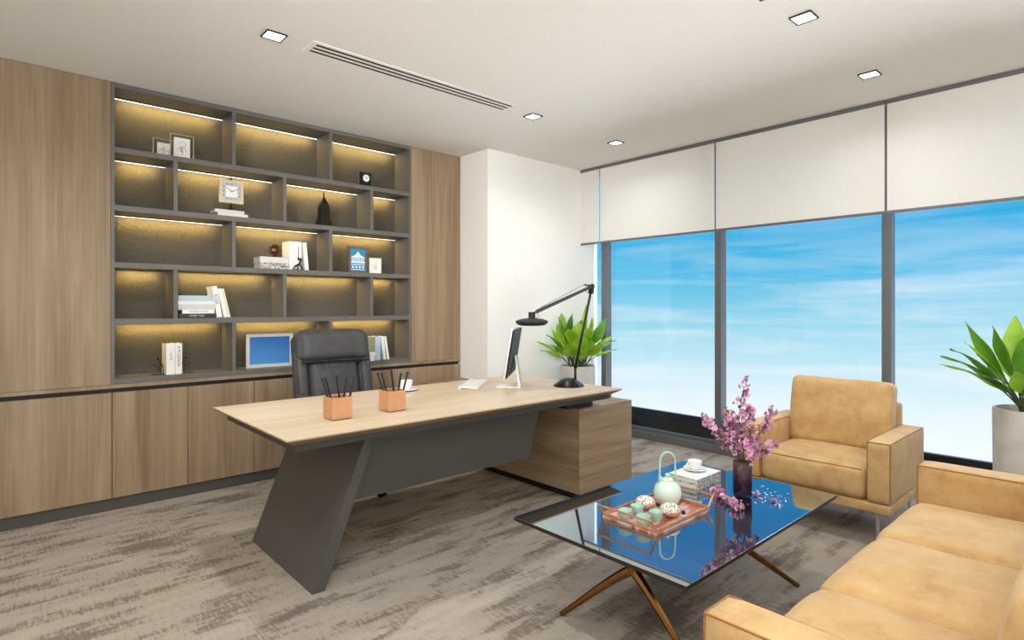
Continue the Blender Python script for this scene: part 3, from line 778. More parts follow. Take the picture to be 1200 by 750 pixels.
# --- things on the desk
def pencil_holder(x, y, lab, side):
    t = thing('pencil_holder', lab, 'pencil holder', (x, y, DZ), 0, None)
    f = BM(); w = .051; h = .108; k = .004
    box(f, (-w, -w, .004), (w, w, .009))
    for lo, hi in (((-w, -w), (w, -w+k)), ((-w, w-k), (w, w)), ((-w, -w+k), (-w+k, w-k)), ((w-k, -w+k), (w, w-k))): box(f, (*lo, .009), (*hi, h), .0006, 1)
    obj('cup', f, M['copper'], t)
    f = BM(); box(f, (-w+.002, -w+.002, 0), (w-.002, w-.002, .004)); obj('base', f, M['softblack'], t)
    names = ['leftmost', 'second from the left', 'middle', 'second from the right', 'rightmost']
    # (foot, tip) inside the cup
    RTp = Vector((.742, -.6704, 0)); FWp = Vector((.6704, .742, 0))
    for i, (r0, f0, r1, f1, zt_) in enumerate([(-.024, .012, -.078, -.004, .200), (-.004, -.02, -.056, -.014, .202), (.012, .024, -.008, .012, .212), (.022, -.016, .047, -.006, .198), (.036, .004, .080, .012, .202)]):
        p = RTp*r0+FWp*f0; q = RTp*r1+FWp*f1+Vector((0, 0, zt_))
        a = Vector((x, y, DZ+.0105))+Vector(p); b = Vector((x, y, DZ))+Vector(q); d = (b-a)
        # base at a, aligned along d
        o = bpy.data.objects.new('pencil', None); COL.objects.link(o); o.location = a
        o.rotation_mode = 'QUATERNION'; o.rotation_quaternion = d.to_track_quat('Z', 'Y')
        tag(o, '%s black pencil in the %s copper pencil holder' % (names[i], side), 'pencil', 'black pencils in the copper holders')
        L = d.length
        f = BM(); tube(f, [(0, 0, 0), (0, 0, L-.012)], .0054, 6); obj('shaft', f, M['black'], o)
        f = BM(); tube(f, [(0, 0, L-.012), (0, 0, L-.004), (0, 0, L)], [.0062, .0062, .004], 8); obj('end_cap', f, M['softblack'], o)
pencil_holder(1.257, 2.67, 'square copper pencil holder at the left, nearest the slanted desk leg', 'left')
pencil_holder(1.569, 2.682, 'square copper pencil holder in front of the white cup, right of the other', 'right')

def cup(name, lab, cat, loc, rz, r, h, mat, handle=True, group=None):
    t = thing(name, lab, cat, loc, rz, group)
    f = BM(); lathe(f, [(0, 0), (r*.55, 0), (r*.6, .004), (r*.82, h*.35), (r, h), (r*.93, h), (r*.75, h*.38), (r*.5, .008), (0, .008)], 24); obj('bowl', f, mat, t, smooth='auto')
    if handle:
        f = BM(); tube(f, arc((r*.88, 0, h*.55), h*.3, -100, 100, 10), .0035, 8); obj('handle', f, mat, t, smooth=True)
    return t
def saucer(lab, loc, r, mat, group=None):
    f = BM(); lathe(f, [(0, 0), (r*.5, 0), (r*.55, .003), (r, .012), (r*.98, .015), (r*.5, .006), (0, .006)], 28)
    o = obj('saucer', f, mat, None, smooth='auto', loc=loc); return tag(o, lab, 'saucer', group)
saucer('white saucer on the desk behind the right pencil holder', (2.0, 3.24, DZ), .075, M['white_gloss'])
cup('coffee_cup', 'white cup on a saucer on the desk behind the right pencil holder', 'cup', (2.0, 3.24, DZ+.0065), R(-160), .042, .062, M['white_gloss'])

AZ = 48.5
# keyboard: long side along the monitor
t = thing('keyboard', 'slim white wireless keyboard on the desk, left of the monitor', 'keyboard', (2.50, 3.165, DZ), R(90-AZ))
f = BM(); prism(f, [(-.065, .0015), (.06, .006), (.06, .016), (-.065, .006)], 0, -.215, .215, .001); obj('body', f, M['alu'], t)
f = BM(); tube(f, [(-.215, .058, .0105), (.215, .058, .0105)], .0105, 12); obj('battery_tube', f, M['alu'], t, smooth='auto')
f = BM()
for r_ in range(5):
    for c_ in range(14):
        y = -.052+r_*.0205; z = .0068+(y+.065)*.08
        box(f, (-.205+c_*.0293, y, z), (-.205+c_*.0293+.025, y+.0165, z+.0028), .0005, 1)
k_ = obj('keys', f, M['white_gloss'], t)
# monitor
t = thing('computer_monitor', 'slim computer monitor seen edge-on, on a bent white aluminium stand', 'monitor', (2.628, 2.935, DZ), R(90-AZ))
# local x = along the screen, local +y = screen normal side (towards the chair)
TS = Matrix.Translation((0, .0, .075)) @ Matrix.Rotation(R(9), 4, 'X')
f = BM(); box(f, (-.265, .0, 0), (.265, .012, .335), .003, mat=TS); cs = obj('screen_case', f, M['alu'], t, smooth='auto')
f = BM(); box(f, (-.255, -.012, .01), (.255, -.0005, .325), .006, mat=TS); obj('back_cover', f, M['softblack'], cs)
f = BM(); box(f, (-.258, .0125, .008), (.258, .0135, .327), mat=TS); obj('display', f, plain('display_glass', srgb(28, 30, 34), .08), cs)
f = BM()
prism(f, [(.085, 0), (.085, .006), (-.066, .006), (-.048, .18), (-.042, .215), (-.052, .215), (-.082, .004), (-.082, 0)], 0, -.06, .06)
obj('stand', f, M['alu'], t)
# desk lamp
bx_, by_ = 2.95, 2.68
t = thing('desk_lamp', 'black articulated desk lamp with flat round head at the right desk end', 'lamp', (bx_, by_, DZ))
RV = Vector((.742, -.6704, 0))      # direction in which the arm reaches out
f = BM(); lathe(f, [(0, 0), (.104, 0), (.106, .006), (.09, .02), (.06, .042), (.035, .054), (0, .058)], 36); obj('base', f, M['blackmetal'], t, smooth='auto')
f = BM(); s0 = RV*.045+Vector((0, 0, .045)); s1 = RV*.16+Vector((0, 0, .688))
m_ = s0.lerp(s1, .22)
tube(f, [s0, RV*.045+Vector((0, 0, .13))], .0085, 10); tube(f, [RV*.045+Vector((0, 0, .12)), s1], [.0105, .008], 10); obj('lower_arm', f, M['black'], t, smooth=True)
f = BM(); bar(f, s1-Vector((0, 0, .05))-RV*.008, s1+Vector((0, 0, .012)), .022, .03); tube(f, [s1-Vector((.01, .012, 0)), s1+Vector((.01, .012, 0))], .018, 12); tube(f, [s1, s1-RV*.055+Vector((0, 0, .012))], .006, 8); obj('elbow', f, M['black'], t)
e0 = s1; e1 = RV*(-.225)+Vector((0, 0, .512))
f = BM(); bar(f, e0, e1, .012, .02, .014, .026); obj('upper_arm', f, M['black'], t)
f = BM(); tube(f, [e0-RV*.05+Vector((0, 0, .014)), e1+RV*.03+Vector((0, 0, .03))], .0018, 5)
tube(f, [e1+Vector((0, 0, 0)), e1+RV*.02+Vector((0, 0, -.03)), e1+RV*-.005+Vector((0, 0, -.045)), e1-RV*.02+Vector((0, 0, -.03))], .002, 5)
tube(f, [e0-RV*.05+Vector((0, 0, -.02)), e0-RV*.035+Vector((0, 0, -.04)), e0-RV*.015+Vector((0, 0, -.05))], .0018, 5); obj('cable', f, M['black'], t)
hc = RV*(-.255)+Vector((0, 0, .438))
f = BM(); lathe(f, [(0, 0), (.08, 0), (.098, .006), (.114, .022), (.108, .034), (.07, .046), (.03, .05), (0, .05)], 40, loc=hc-Vector((0, 0, .02))); hd = obj('lamp_head', f, M['softblack'], t, smooth='auto')
f = BM(); lathe(f, [(0, 0), (.024, 0), (.024, .042), (0, .042)], 20, loc=hc+Vector((0, 0, .031))); bar(f, hc+Vector((0, 0, .055)), e1, .012, .016); obj('pivot', f, M['black'], hd)
f = BM(); lathe(f, [(0, -.003), (.075, -.003), (.075, .0), (0, .0)], 30, loc=hc-Vector((0, 0, .02))); obj('diffuser', f, M['white'], hd)

# ------------------------------------------------------------------ coffee table
TZ = .40
t = thing('coffee_table', 'rectangular black mirror-glass coffee table on splayed bronze legs', 'coffee table', (2.32, 1.405, 0))
OFF = (2.32, 1.405, 0)
f = BM(); box(f, (1.652, .992, TZ-.012), (2.985, 1.818, TZ), .0015); gt = obj('glass_top', f, [M['tableglass'], M['rim']], t, OFF)
for p in gt.data.polygons: p.material_index = 0 if p.normal.z > .9 else 1
f = BM(); box(f, (1.656, .996, TZ-.0175), (2.981, 1.814, TZ-.0125)); obj('rim', f, M['rim'], t, OFF)
def tleg(a, p, rr=(.021, .015, .0105)):
    a = Vector(a); p = Vector(p)
    pts = []; rad = []
    top = Vector((a.x, a.y, TZ-.02))
    for k in range(9):
        q = k/8
        pt = a.lerp(p, q); pt.z += .03*math.sin(PI*min(1, q*1.0))*.5*(1-q)
        pts.append(pt); rad.append(rr[0]*(1-q)**2+rr[1]*2*q*(1-q)+rr[2]*q*q)
    f = BM(); tube(f, pts, rad, 8)
    bmesh.ops.bisect_plane(f, geom=f.verts[:]+f.edges[:]+f.faces[:], plane_co=(0, 0, .0005), plane_no=(0, 0, -1), clear_outer=True)
    return f
A1 = (1.87, 1.36, .265); A2 = (2.53, 1.40, .255)
for A, feet in ((A1, [(1.775, 1.655, .004), (1.885, 1.12, .004)]), (A2, [(2.77, 1.085, .004), (2.80, 1.70, .004)])):
    for p in feet: obj('leg', tleg(A, p), M['bronze'], t, OFF, smooth='auto')
    f = BM(); tube(f, [(A[0], A[1], A[2]-.01), (A[0]+.0, A[1], A[2]+.05), (A[0], A[1], TZ-.03), (A[0], A[1], TZ-.018)], [.024, .024, .04, .07], 14); obj('hub', f, M['bronze'], t, OFF, smooth='auto')
f = BM(); bar(f, (A1[0], A1[1], TZ-.032), (A2[0], A2[1], TZ-.032), .05, .02); obj('beam', f, M['rim'], t, OFF)

# tray
t = thing('tray', 'copper brown serving tray with raised rail handles on the coffee table', 'tray', (2.135, 1.425, TZ))
tw, td = .205, .135
f = BM(); box(f, (-tw, -td, 0), (tw, td, .008), .001); obj('base', f, M['tray'], t)
f = BM()
for lo, hi in (((-tw, -td), (tw, -td+.006)), ((-tw, td-.006), (tw, td)), ((-tw, -td+.006), (-tw+.006, td-.006)), ((tw-.006, -td+.006), (tw, td-.006))): box(f, (*lo, .008), (*hi, .022), .0008, 1)
obj('rim', f, M['traywood'], t)
for s in (-1, 1):
    f = BM()
    for q in (-1, 1): bar(f, (s*(tw-.003), q*(td-.004), .02), (s*(tw+.035), q*(td-.004), .062), .008, .005)
    bar(f, (s*(tw+.035), -td, .062), (s*(tw+.035), td, .062), .006, .007)
    obj('handle', f, M['traywood'], t)
zt = TZ+.0082
# teapot
t = thing('teapot', 'pale celadon round teapot with tall hoop handle on the tray', 'teapot', (2.262, 1.455, zt), R(-35))
f = BM(); lathe(f, [(0, 0), (.036, 0), (.05, .012), (.0605, .036), (.0625, .055), (.056, .08), (.04, .098), (.026, .105), (.026, .108), (0, .108)], 36); obj('body', f, M['celadon'], t, smooth='auto')
f = BM(); lathe(f, [(.0275, .1085), (.026, .113), (.012, .12), (.006, .122), (.011, .13), (.008, .136), (0, .137)], 24); obj('lid', f, M['celadon'], t, smooth='auto')
f = BM(); tube(f, [(-.04, 0, .093), (-.037, 0, .14), (-.034, 0, .20)]+arc((0, 0, .2), .033, 180, 0, 10)+[(.034, 0, .2), (.037, 0, .14), (.04, 0, .093)], .0045, 10); obj('handle', f, M['green'], t, smooth=True)
f = BM(); tube(f, [(.0, .045, .055), (0, .075, .075), (0, .09, .1)], [.014, .009, .006], 10); obj('spout', f, M['celadon'], t, smooth=True)
for x, y, lab in [(1.962, 1.465, 'far left pale green tea bowl on the tray'), (2.043, 1.462, 'far right pale green tea bowl, next to the teapot side'),
                  (1.962, 1.375, 'near left pale green tea bowl, closest to the tray handle'), (2.043, 1.368, 'near right pale green tea bowl, beside the speckled figurine')]:
    cup('tea_bowl', lab, 'tea bowl', (x, y, zt), random.uniform(0, 3), .029, .042, M['green'], False, 'pale green tea bowls on the tray')
for x, y, lab in [(2.128, 1.478, 'speckled white hedgehog figurine between the tea bowls and the teapot'), (2.128, 1.352, 'speckled white hedgehog figurine near the front edge of the tray')]:
    t = thing('hedgehog_figurine', lab, 'figurine', (x, y, zt), R(-48), 'speckled hedgehog figurines on the tray'); t.scale = (1.2, 1.2, 1.2)
    f = BM(); sphere(f, (0, 0, .021), .03, (1.2, .95, .68)); bmesh.ops.bisect_plane(f, geom=f.verts[:]+f.edges[:]+f.faces[:], plane_co=(0, 0, .001), plane_no=(0, 0, -1), clear_outer=True); bd = obj('body', f, M['wick'], t, smooth=True)
    f = BM(); rr = random.Random(2)
    sphere(f, (-.003, 0, .027), .03, (1.2, 1., .78))
    bmesh.ops.bisect_plane(f, geom=f.verts[:]+f.edges[:]+f.faces[:], plane_co=(0, 0, .02), plane_no=(0, 0, -1), clear_outer=True)
    obj('spines', f, M['speckle'], bd, smooth=True)
    f = BM(); sphere(f, (.043, 0, .018), .0075, u=10, v=8); obj('nose', f, M['black'], bd, smooth=True)
    f = BM(); sphere(f, (-.038, .004, .02), .006, u=8, v=6); obj('tail', f, M['black'], bd, smooth=True)

# books under cup
book(2.553, 2.785, 1.475, 1.635, TZ, TZ+.027, 'pattern', 'patterned book, lower of the two under the white cup on the coffee table', 'books on the coffee table', flat=True)
tb = book(2.551, 2.782, 1.473, 1.633, TZ+.0275, TZ+.052, 'pattern', 'white-topped patterned book directly under the white cup and saucer', 'books on the coffee table', flat=True)
f = BM(); box(f, (-.1155, -.08, .0247), (.1155, .08, .0262)); obj('jacket_front', f, M['paper'], tb)
saucer('white saucer on the books on the coffee table', (2.685, 1.565, TZ+.0538), .058, M['white_gloss'])
cup('coffee_cup', 'white cup on a saucer on top of the coffee table books', 'cup', (2.685, 1.565, TZ+.0603), R(150), .037, .045, M['white_gloss'])

# vase
VX, VY = 2.63, 1.285
t = thing('vase', 'ribbed purple glass vase on the coffee table, holding cherry blossom', 'vase', (VX, VY, TZ))
f = BM(); lathe(f, [(0, 0), (.034, 0), (.04, .008), (.0415, .06), (.041, .168), (.037, .168), (.036, .06), (.034, .02), (0, .018)], 64, ribs=16, ribd=.025); obj('body', f, M['vase'], t, smooth=True)

# blossom meshes (shared)
def blossom_mesh(name, r, mat, seed):
    rng = random.Random(seed); f = BM()
    for ring, (n, rr, tilt) in enumerate([(6, 1., 18), (5, .72, 48)]):
        for k in range(n):
            a = 2*PI*k/n+ring*.6+rng.uniform(-.15, .15)
            d = Vector((math.cos(a), math.sin(a), 0)); s = Vector((-d.y, d.x, 0))
            up = Vector((0, 0, 1)); ti = R(tilt+rng.uniform(-8, 8)); L = r*rr
            u = d*math.cos(ti)+up*math.sin(ti)
            c = [f.verts.new(d*.0005), f.verts.new(u*L*.55-s*L*.42), f.verts.new(u*L-s*L*.25+up*L*.06), f.verts.new(u*L*.94+up*L*.02), f.verts.new(u*L+s*L*.25+up*L*.06), f.verts.new(u*L*.55+s*L*.42)]
            f.faces.new((c[0], c[1], c[2], c[3])); f.faces.new((c[0], c[3], c[4], c[5]))
    sphere(f, (0, 0, r*.16), r*.16, u=6, v=4)
    n0 = 0
    me = bpy.data.meshes.new(name); f.to_mesh(me); f.free(); me.materials.append(mat); me.materials.append(M['stamen'])
    for p in me.polygons:
        p.use_smooth = True
        if len(p.vertices) == 3 or p.area < (r*.13)**2: p.material_index = 1
    return me
BLO = [blossom_mesh('blossom', .0155, M['petal'], 1), blossom_mesh('blossom', .0135, M['petal2'], 2), blossom_mesh('blossom', .0125, M['petalpale'], 3), blossom_mesh('blossom', .017, M['petal'], 4)]
def bleaf_mesh():
    f = BM(); L, w = .026, .0075
    mid = [f.verts.new((0, 0, 0)), f.verts.new((L*.5, 0, .002)), f.verts.new((L, 0, 0))]
    for s in (-1, 1):
        e = f.verts.new((L*.45, s*w, .005)); f.faces.new((mid[0], e, mid[1]) if s > 0 else (mid[0], mid[1], e)); f.faces.new((mid[1], e, mid[2]) if s > 0 else (mid[1], mid[2], e))
    me = bpy.data.meshes.new('leaflet'); f.to_mesh(me); f.free(); me.materials.append(M['bleaf']); return me
BLF = bleaf_mesh()
def blossom_branch(base, pts, nb, nl, lab, seed, spread=.03, t0=.3):
    nb = int(nb*1.9); nl = int(nl*1.5)
    rng = random.Random(seed)
    t = thing('blossom_branch', lab, 'flower branch', base, 0, 'pink cherry blossom branches')
    P = [Vector(p) for p in pts]
    def at(q):
        q = max(0, min(.9999, q))*(len(P)-1); i = int(q); return P[i].lerp(P[i+1], q-i)
    f = BM(); n = 12
    tube(f, [at(k/n) for k in range(n+1)], [.0032*(1-.75*k/n) for k in range(n+1)], 6)
    offs = []
    for k in range(nb):
        q = t0+(1-t0)*(k+.5)/nb
        o = Vector((rng.gauss(0, 1), rng.gauss(0, 1), rng.gauss(0, .8))).normalized()*spread*rng.uniform(.35, 1.05)*(1.15-.45*q)
        offs.append((q, o))
        tube(f, [at(q-.03), at(q)+o*.5+Vector((0, 0, .002)), at(q)+o], .0009, 4)
    obj('twig', f, M['twig'], t, smooth=True)
    for q, o in offs:
        b = bpy.data.objects.new('blossom', BLO[rng.choice([0, 0, 1, 1, 2, 3])]); COL.objects.link(b); b.parent = t
        b.location = at(q)+o; b.rotation_mode = 'QUATERNION'
        d = (o.normalized()+Vector((rng.uniform(-.5, .5), rng.uniform(-.5, .5), rng.uniform(-.2, .6)))).normalized()
        b.rotation_quaternion = d.to_track_quat('Z', 'Y'); s = rng.uniform(.8, 1.2); b.scale = (s, s, s)
    for k in range(nl):
        q = rng.uniform(max(.35, t0), 1)
        b = bpy.data.objects.new('leaflet', BLF); COL.objects.link(b); b.parent = t
        b.location = at(q); b.rotation_euler = (rng.uniform(-.6, .6), rng.uniform(-1.2, .4), rng.uniform(0, 6.28)); s = rng.uniform(.7, 1.2); b.scale = (s, s, s)
    return t
RT = Vector((.742, -.6704, 0)); FW = Vector((.6704, .742, 0))
def V3(r, z, f=0): return RT*r+FW*f+Vector((0, 0, z))
vb = (VX, VY, TZ+.02)
J = .14
def br(off, targets): return [V3(*off)]+[V3(*x) for x in targets]
blossom_branch(vb, br((.004, .0), [(.008, .15), (.012, .24, .02), (-.005, .34, .03), (.0, .44, .02), (.028, .545, .0)]), 20, 10, 'tallest blossom branch rising straight above the purple vase', 21, .04, .36)
blossom_branch(vb, br((.012, .0), [(-.014, .15), (-.06, .22, -.01), (-.105, .27, -.01), (-.15, .315, 0), (-.165, .36, 0)]), 22, 7, 'blossom branch arching to the far left of the vase', 22, .034, .36)
blossom_branch(vb, br((-.012, .0), [(.014, .15), (.05, .22), (.09, .29, .0), (.125, .345, .0), (.14, .40, .0)]), 16, 6, 'thin blossom branch reaching up to the right of the vase', 23, .03, .34)
blossom_branch(vb, br((-.006, .0), [(.016, .15, -.01), (.05, .19, -.03), (.09, .215, -.04), (.13, .235, -.04)]), 20, 6, 'low blossom branch spreading right over the vase rim', 24, .038, .4)
blossom_branch(vb, br((-.0, .0, .01), [(-.004, .15, .014), (-.02, .22, .04), (-.04, .30, .05), (-.05, .38, .05)]), 20, 7, 'dense middle blossom branch left of the tallest one', 25, .045, .4)
blossom_branch(vb, br((.0, .0, -.01), [(.0, .15, -.016), (.0, .2, -.05), (.005, .26, -.06), (.02, .31, -.06)]), 22, 6, 'dense blossom branch leaning to the front of the vase', 26, .05, .42)
blossom_branch(vb, br((-.004, .0, .004), [(.008, .15, .02), (.04, .24, .05), (.05, .33, .05), (.055, .40, .04)]), 18, 6, 'blossom branch just right of the tallest one, behind the others', 27, .045, .4)
blossom_branch((2.58, 1.40, TZ+.004), [(0, 0, 0), (-.045, -.045, .012), (-.09, -.11, .014), (-.13, -.17, .012), (-.155, -.20, .006)], 26, 4, 'fallen blossom branch lying on the glass beside the tray', 28, .028, .04)
# keep the lying branch above the glass
for o in COL.objects:
    if o.name.startswith('blossom') and o.parent and 'fallen' in str(o.parent.get('label', '')):
        o.location.z = max(.014, abs(o.location.z)+.006)
# loose blossoms and petals
f = BM(); 
vs = [f.verts.new(p) for p in ((0, 0, 0), (.006, -.004, .0015), (.011, -.003, .003), (.0105, .0, .0018), (.011, .003, .003), (.006, .004, .0015))]
f.faces.new((vs[0], vs[1], vs[2], vs[3])); f.faces.new((vs[0], vs[3], vs[4], vs[5]))
PET = bpy.data.meshes.new('petal'); f.to_mesh(PET); f.free(); PET.materials.append(M['petalpale'])
rng = random.Random(5)
for k in range(58):
    r_, q_ = rng.gauss(.115, .05), rng.gauss(0.0, .065)
    if k > 50: r_, q_ = rng.uniform(-.12, .2), rng.uniform(-.15, .05)
    p = Vector((VX, VY, TZ+.0008))+RT*r_+FW*q_
    if (p-Vector((VX, VY, p.z))).length < .055 or not (1.67 < p.x < 2.96 and 1.01 < p.y < 1.8) or p.x < 2.38: continue
    o = bpy.data.objects.new('petal', PET); COL.objects.link(o); o.location = p; o.rotation_euler = (0, 0, rng.uniform(0, 6.28)); s = rng.uniform(.6, 1.1); o.scale = (s, s, s)
    tag(o, 'loose pale pink petal scattered on the glass around the vase', 'petal', 'loose petals on the coffee table')
for k, (r_, q_, lab) in enumerate([(.075, .02, 'fallen pink blossom lying on the glass just right of the vase'), (.115, -.07, 'fallen pink blossom lying on the glass nearest the front right of the vase')]):
    p = Vector((VX, VY, TZ+.0032))+RT*r_+FW*q_
    o = bpy.data.objects.new('fallen_blossom', BLO[k]); COL.objects.link(o); o.location = p; o.scale = (1.3, 1.3, 1.3)
    tag(o, lab, 'blossom')

# ------------------------------------------------------------------ seating
def piping(pts, closed=False, r=.0028): return tube(BM(), pts, r, 5, closed)
# armchair, facing -X
AX0, AX1, AY0, AY1 = 3.50, 4.22, .905, 1.715
t = armchair = thing('armchair', 'tan leather armchair with its back to the window', 'armchair', (3.86, 1.31, 0))
OFF = (3.86, 1.31, 0)
f = BM(); box(f, (AX0, AY0, .19), (AX1, AY1, .243), .01, 3); obj('seat_base', f, M['tan'], t, OFF, smooth='auto')
for y0, y1 in ((AY0, AY0+.115), (AY1-.115, AY1)):
    f = BM(); cushion(f, (AX0, y0, .245), (AX1-.03, y1, .572), .015, (.004, .004, .006), 12); a = obj('armrest', f, M['tan'], t, OFF, smooth=True)
    f = BM(); e = .0042
    for yy in (y0+e, y1-e):
        tube(f, [(AX0+e, yy, .26), (AX0+e, yy, .556), (AX0+e*1.4, yy, .5675), (AX0+.02, yy, .5685), (AX1-.05, yy, .5685)], .0028, 5)
    tube(f, [(AX0+e, y0+e, .568), (AX0+e, y1-e, .568)], .0028, 5)
    obj('piping', f, M['seam'], a, OFF)
f = BM(); cushion(f, (AX0-.005, AY0+.118, .247), (AX1-.12, AY1-.118, .425), .04, (.016, .002, .022), 16, wob=.003, seed=1); a = obj('seat_cushion', f, M['tan'], t, OFF, smooth=True)
f = BM(); y0, y1 = AY0+.135, AY1-.135
tube(f, [(AX0+.004, y0, .412), (AX0-.005, (y0+y1)/2, .413), (AX0+.004, y1, .412)], .0026, 5); obj('piping', f, M['seam'], a, OFF)
TBk = Matrix.Translation((3.90, 1.31, .43)) @ Matrix.Rotation(R(9), 4, 'Y')
f = BM(); cushion(f, (0, -.288, 0), (.15, .288, .42), .03, (.028, .006, .006), 16, wob=.004, mat=TBk, seed=2); a = obj('back_cushion', f, M['tan'], t, OFF, smooth=True)
f = BM(); box(f, (AX1-.09, AY0+.118, .245), (AX1-.0, AY1-.118, .70), .02, 3); obj('backrest', f, M['tan'], t, OFF, smooth='auto')
for sx in (0, 1):
    for sy in (0, 1):
        cx = (AX0+.07, AX1-.07)[sx]; cy = (AY0+.08, AY1-.08)[sy]
        f = BM(); dx = (-1, 1)[sx]*.02; dy = (-1, 1)[sy]*.01
        for q in (-.02, .02): tube(f, [(cx+q, cy, .19), (cx+dx, cy+dy, .006)], .006, 8)
        tube(f, [(cx+dx, cy+dy, .0), (cx+dx, cy+dy, .012)], .012, 10)
        obj('leg', f, M['chrome'], t, OFF, smooth='auto')

# sofa, facing +Y
SX0, SX1, SY0, SY1 = 1.24, 3.245, -.17, .705
t = sofa = thing('sofa', 'tan leather three-seat sofa in the lower right foreground', 'sofa', (2.24, .27, 0))
OFF = (2.24, .27, 0)
f = BM(); box(f, (SX0, SY0, .16), (SX1, SY1, .232), .01, 3); obj('seat_base', f, M['tan'], t, OFF, smooth='auto')
for x0, x1 in ((SX0, SX0+.128), (SX1-.135, SX1)):
    f = BM(); cushion(f, (x0, SY0+.03, .234), (x1, SY1, .582), .016, (.004, .004, .006), 14); a = obj('armrest', f, M['tan'], t, OFF, smooth=True)
    f = BM(); e = .0045
    for xx in (x0+e, x1-e):
        tube(f, [(xx, SY1-e, .25), (xx, SY1-e, .565), (xx, SY1-e*1.4, .5772), (xx, SY1-.02, .5782), (xx, SY0+.06, .5782)], .0028, 5)
    tube(f, [(x0+e, SY1-e, .5778), (x1-e, SY1-e, .5778)], .0028, 5)
    obj('piping', f, M['seam'], a, OFF)
xs = [SX0+.131, 1.952, 2.528, SX1-.138]
for k in range(3):
    f = BM(); cushion(f, (xs[k]+.002, SY0+.12, .236), (xs[k+1]-.002, SY1+.005, .425), .05, (.0005, .014, .026), 18, wob=.004, seed=10+k); obj('seat_cushion', f, M['tan'], t, OFF, smooth=True)
for k in range(3):
    TBk = Matrix.Translation(((xs[k]+xs[k+1])/2, .205, .44)) @ Matrix.Rotation(R(8), 4, 'X')
    w = (xs[k+1]-xs[k])/2-.002
    f = BM(); cushion(f, (-w, -.15, 0), (w, 0, .34), .045, (.003, .03, .01), 16, wob=.004, mat=TBk, seed=20+k); obj('back_cushion', f, M['tan'], t, OFF, smooth=True)
f = BM(); box(f, (SX0+.13, SY0, .234), (SX1-.137, SY0+.09, .70), .02, 3); obj('backrest', f, M['tan'], t, OFF, smooth='auto')
for sx in (0, 1):
    for sy in (0, 1):
        cx = (SX0+.08, SX1-.08)[sx]; cy = (SY0+.08, SY1-.08)[sy]
        f = BM(); dx = (-1, 1)[sx]*.02
        for q in (-.02, .02): tube(f, [(cx+q, cy, .16), (cx+dx, cy, .006)], .006, 8)
        tube(f, [(cx+dx, cy, .0), (cx+dx, cy, .012)], .012, 10)
        obj('leg', f, M['chrome'], t, OFF, smooth='auto')

# ------------------------------------------------------------------ plants
def plant(loc, lab, leaves, mats, wk=1., pr=.17, ph=.73):
    t = thing('potted_plant', lab, 'potted plant', loc)
    f = BM(); lathe(f, [(0, 0), (pr*.9, 0), (pr*.96, .01), (pr, ph-.01), (pr*.985, ph), (pr*.92, ph), (pr*.9, ph-.05), (0, ph-.05)], 48); pt = obj('pot', f, M['pot'], t, smooth='auto')
    f = BM(); lathe(f, [(0, ph-.04), (pr*.5, ph-.036), (pr*.9, ph-.044), (pr*.9, ph-.0495), (0, ph-.0495)], 30); obj('soil', f, M['soil'], pt)
    rng = random.Random(len(leaves))
    for i, (dirv, tipz, wid, droop) in enumerate(leaves):
        # dirv: horizontal reach (in the plant's own frame), tipz: height of the tip above the rim
        d = Vector((dirv[0], dirv[1], 0)); b0 = d.normalized()*rng.uniform(.02, .06)+Vector((rng.uniform(-.02, .02), rng.uniform(-.02, .02), ph-.045))
        tip = d+Vector((0, 0, ph+tipz))
        ctl = b0.lerp(tip, .5)+Vector((0, 0, droop))-d*.08
        def cv(q): return b0*(1-q)**2+ctl*2*q*(1-q)+tip*q*q
        f = BM(); n = 12; ps = .34
        side = Vector((-d.y, d.x, 0)).normalized()
        tw_ = rng.uniform(-.45, .45)
        rows_ = []
        for k in range(n+1):
            q = ps+(1-ps)*k/n; u = k/n
            tg = (cv(min(1, q+.01))-cv(q-.01)).normalized()
            s2 = (Matrix.Rotation(tw_, 3, tg) @ side); nn = s2.cross(tg).normalized()
            w = 1.45*wk*wid*(math.sin(PI*min(1, u**.72))**.85 if 0 < u < 1 else 0)+.0008
            c = cv(q)
            wavy = .006*math.sin(u*9+i)
            rows_.append([f.verts.new(c+s2*w+nn*(w*.35+wavy)), f.verts.new(c+s2*w*.5+nn*w*.12), f.verts.new(c), f.verts.new(c-s2*w*.5+nn*w*.12), f.verts.new(c-s2*w+nn*(w*.35-wavy))])
        for a, b in zip(rows_, rows_[1:]):
            for k in range(4): f.faces.new((a[k], a[k+1], b[k+1], b[k]))
        lf = obj('leaf', f, M[mats[i % len(mats)]], t, smooth=True)
        f = BM(); tube(f, [cv(ps*k/5*1.05) for k in range(6)], [.006, .0055, .005, .0045, .004, .003], 6); obj('stalk', f, M['stem'], lf, smooth=True)
def dirs(r, f): v = RT*r+FW*f; return (v.x, v.y)
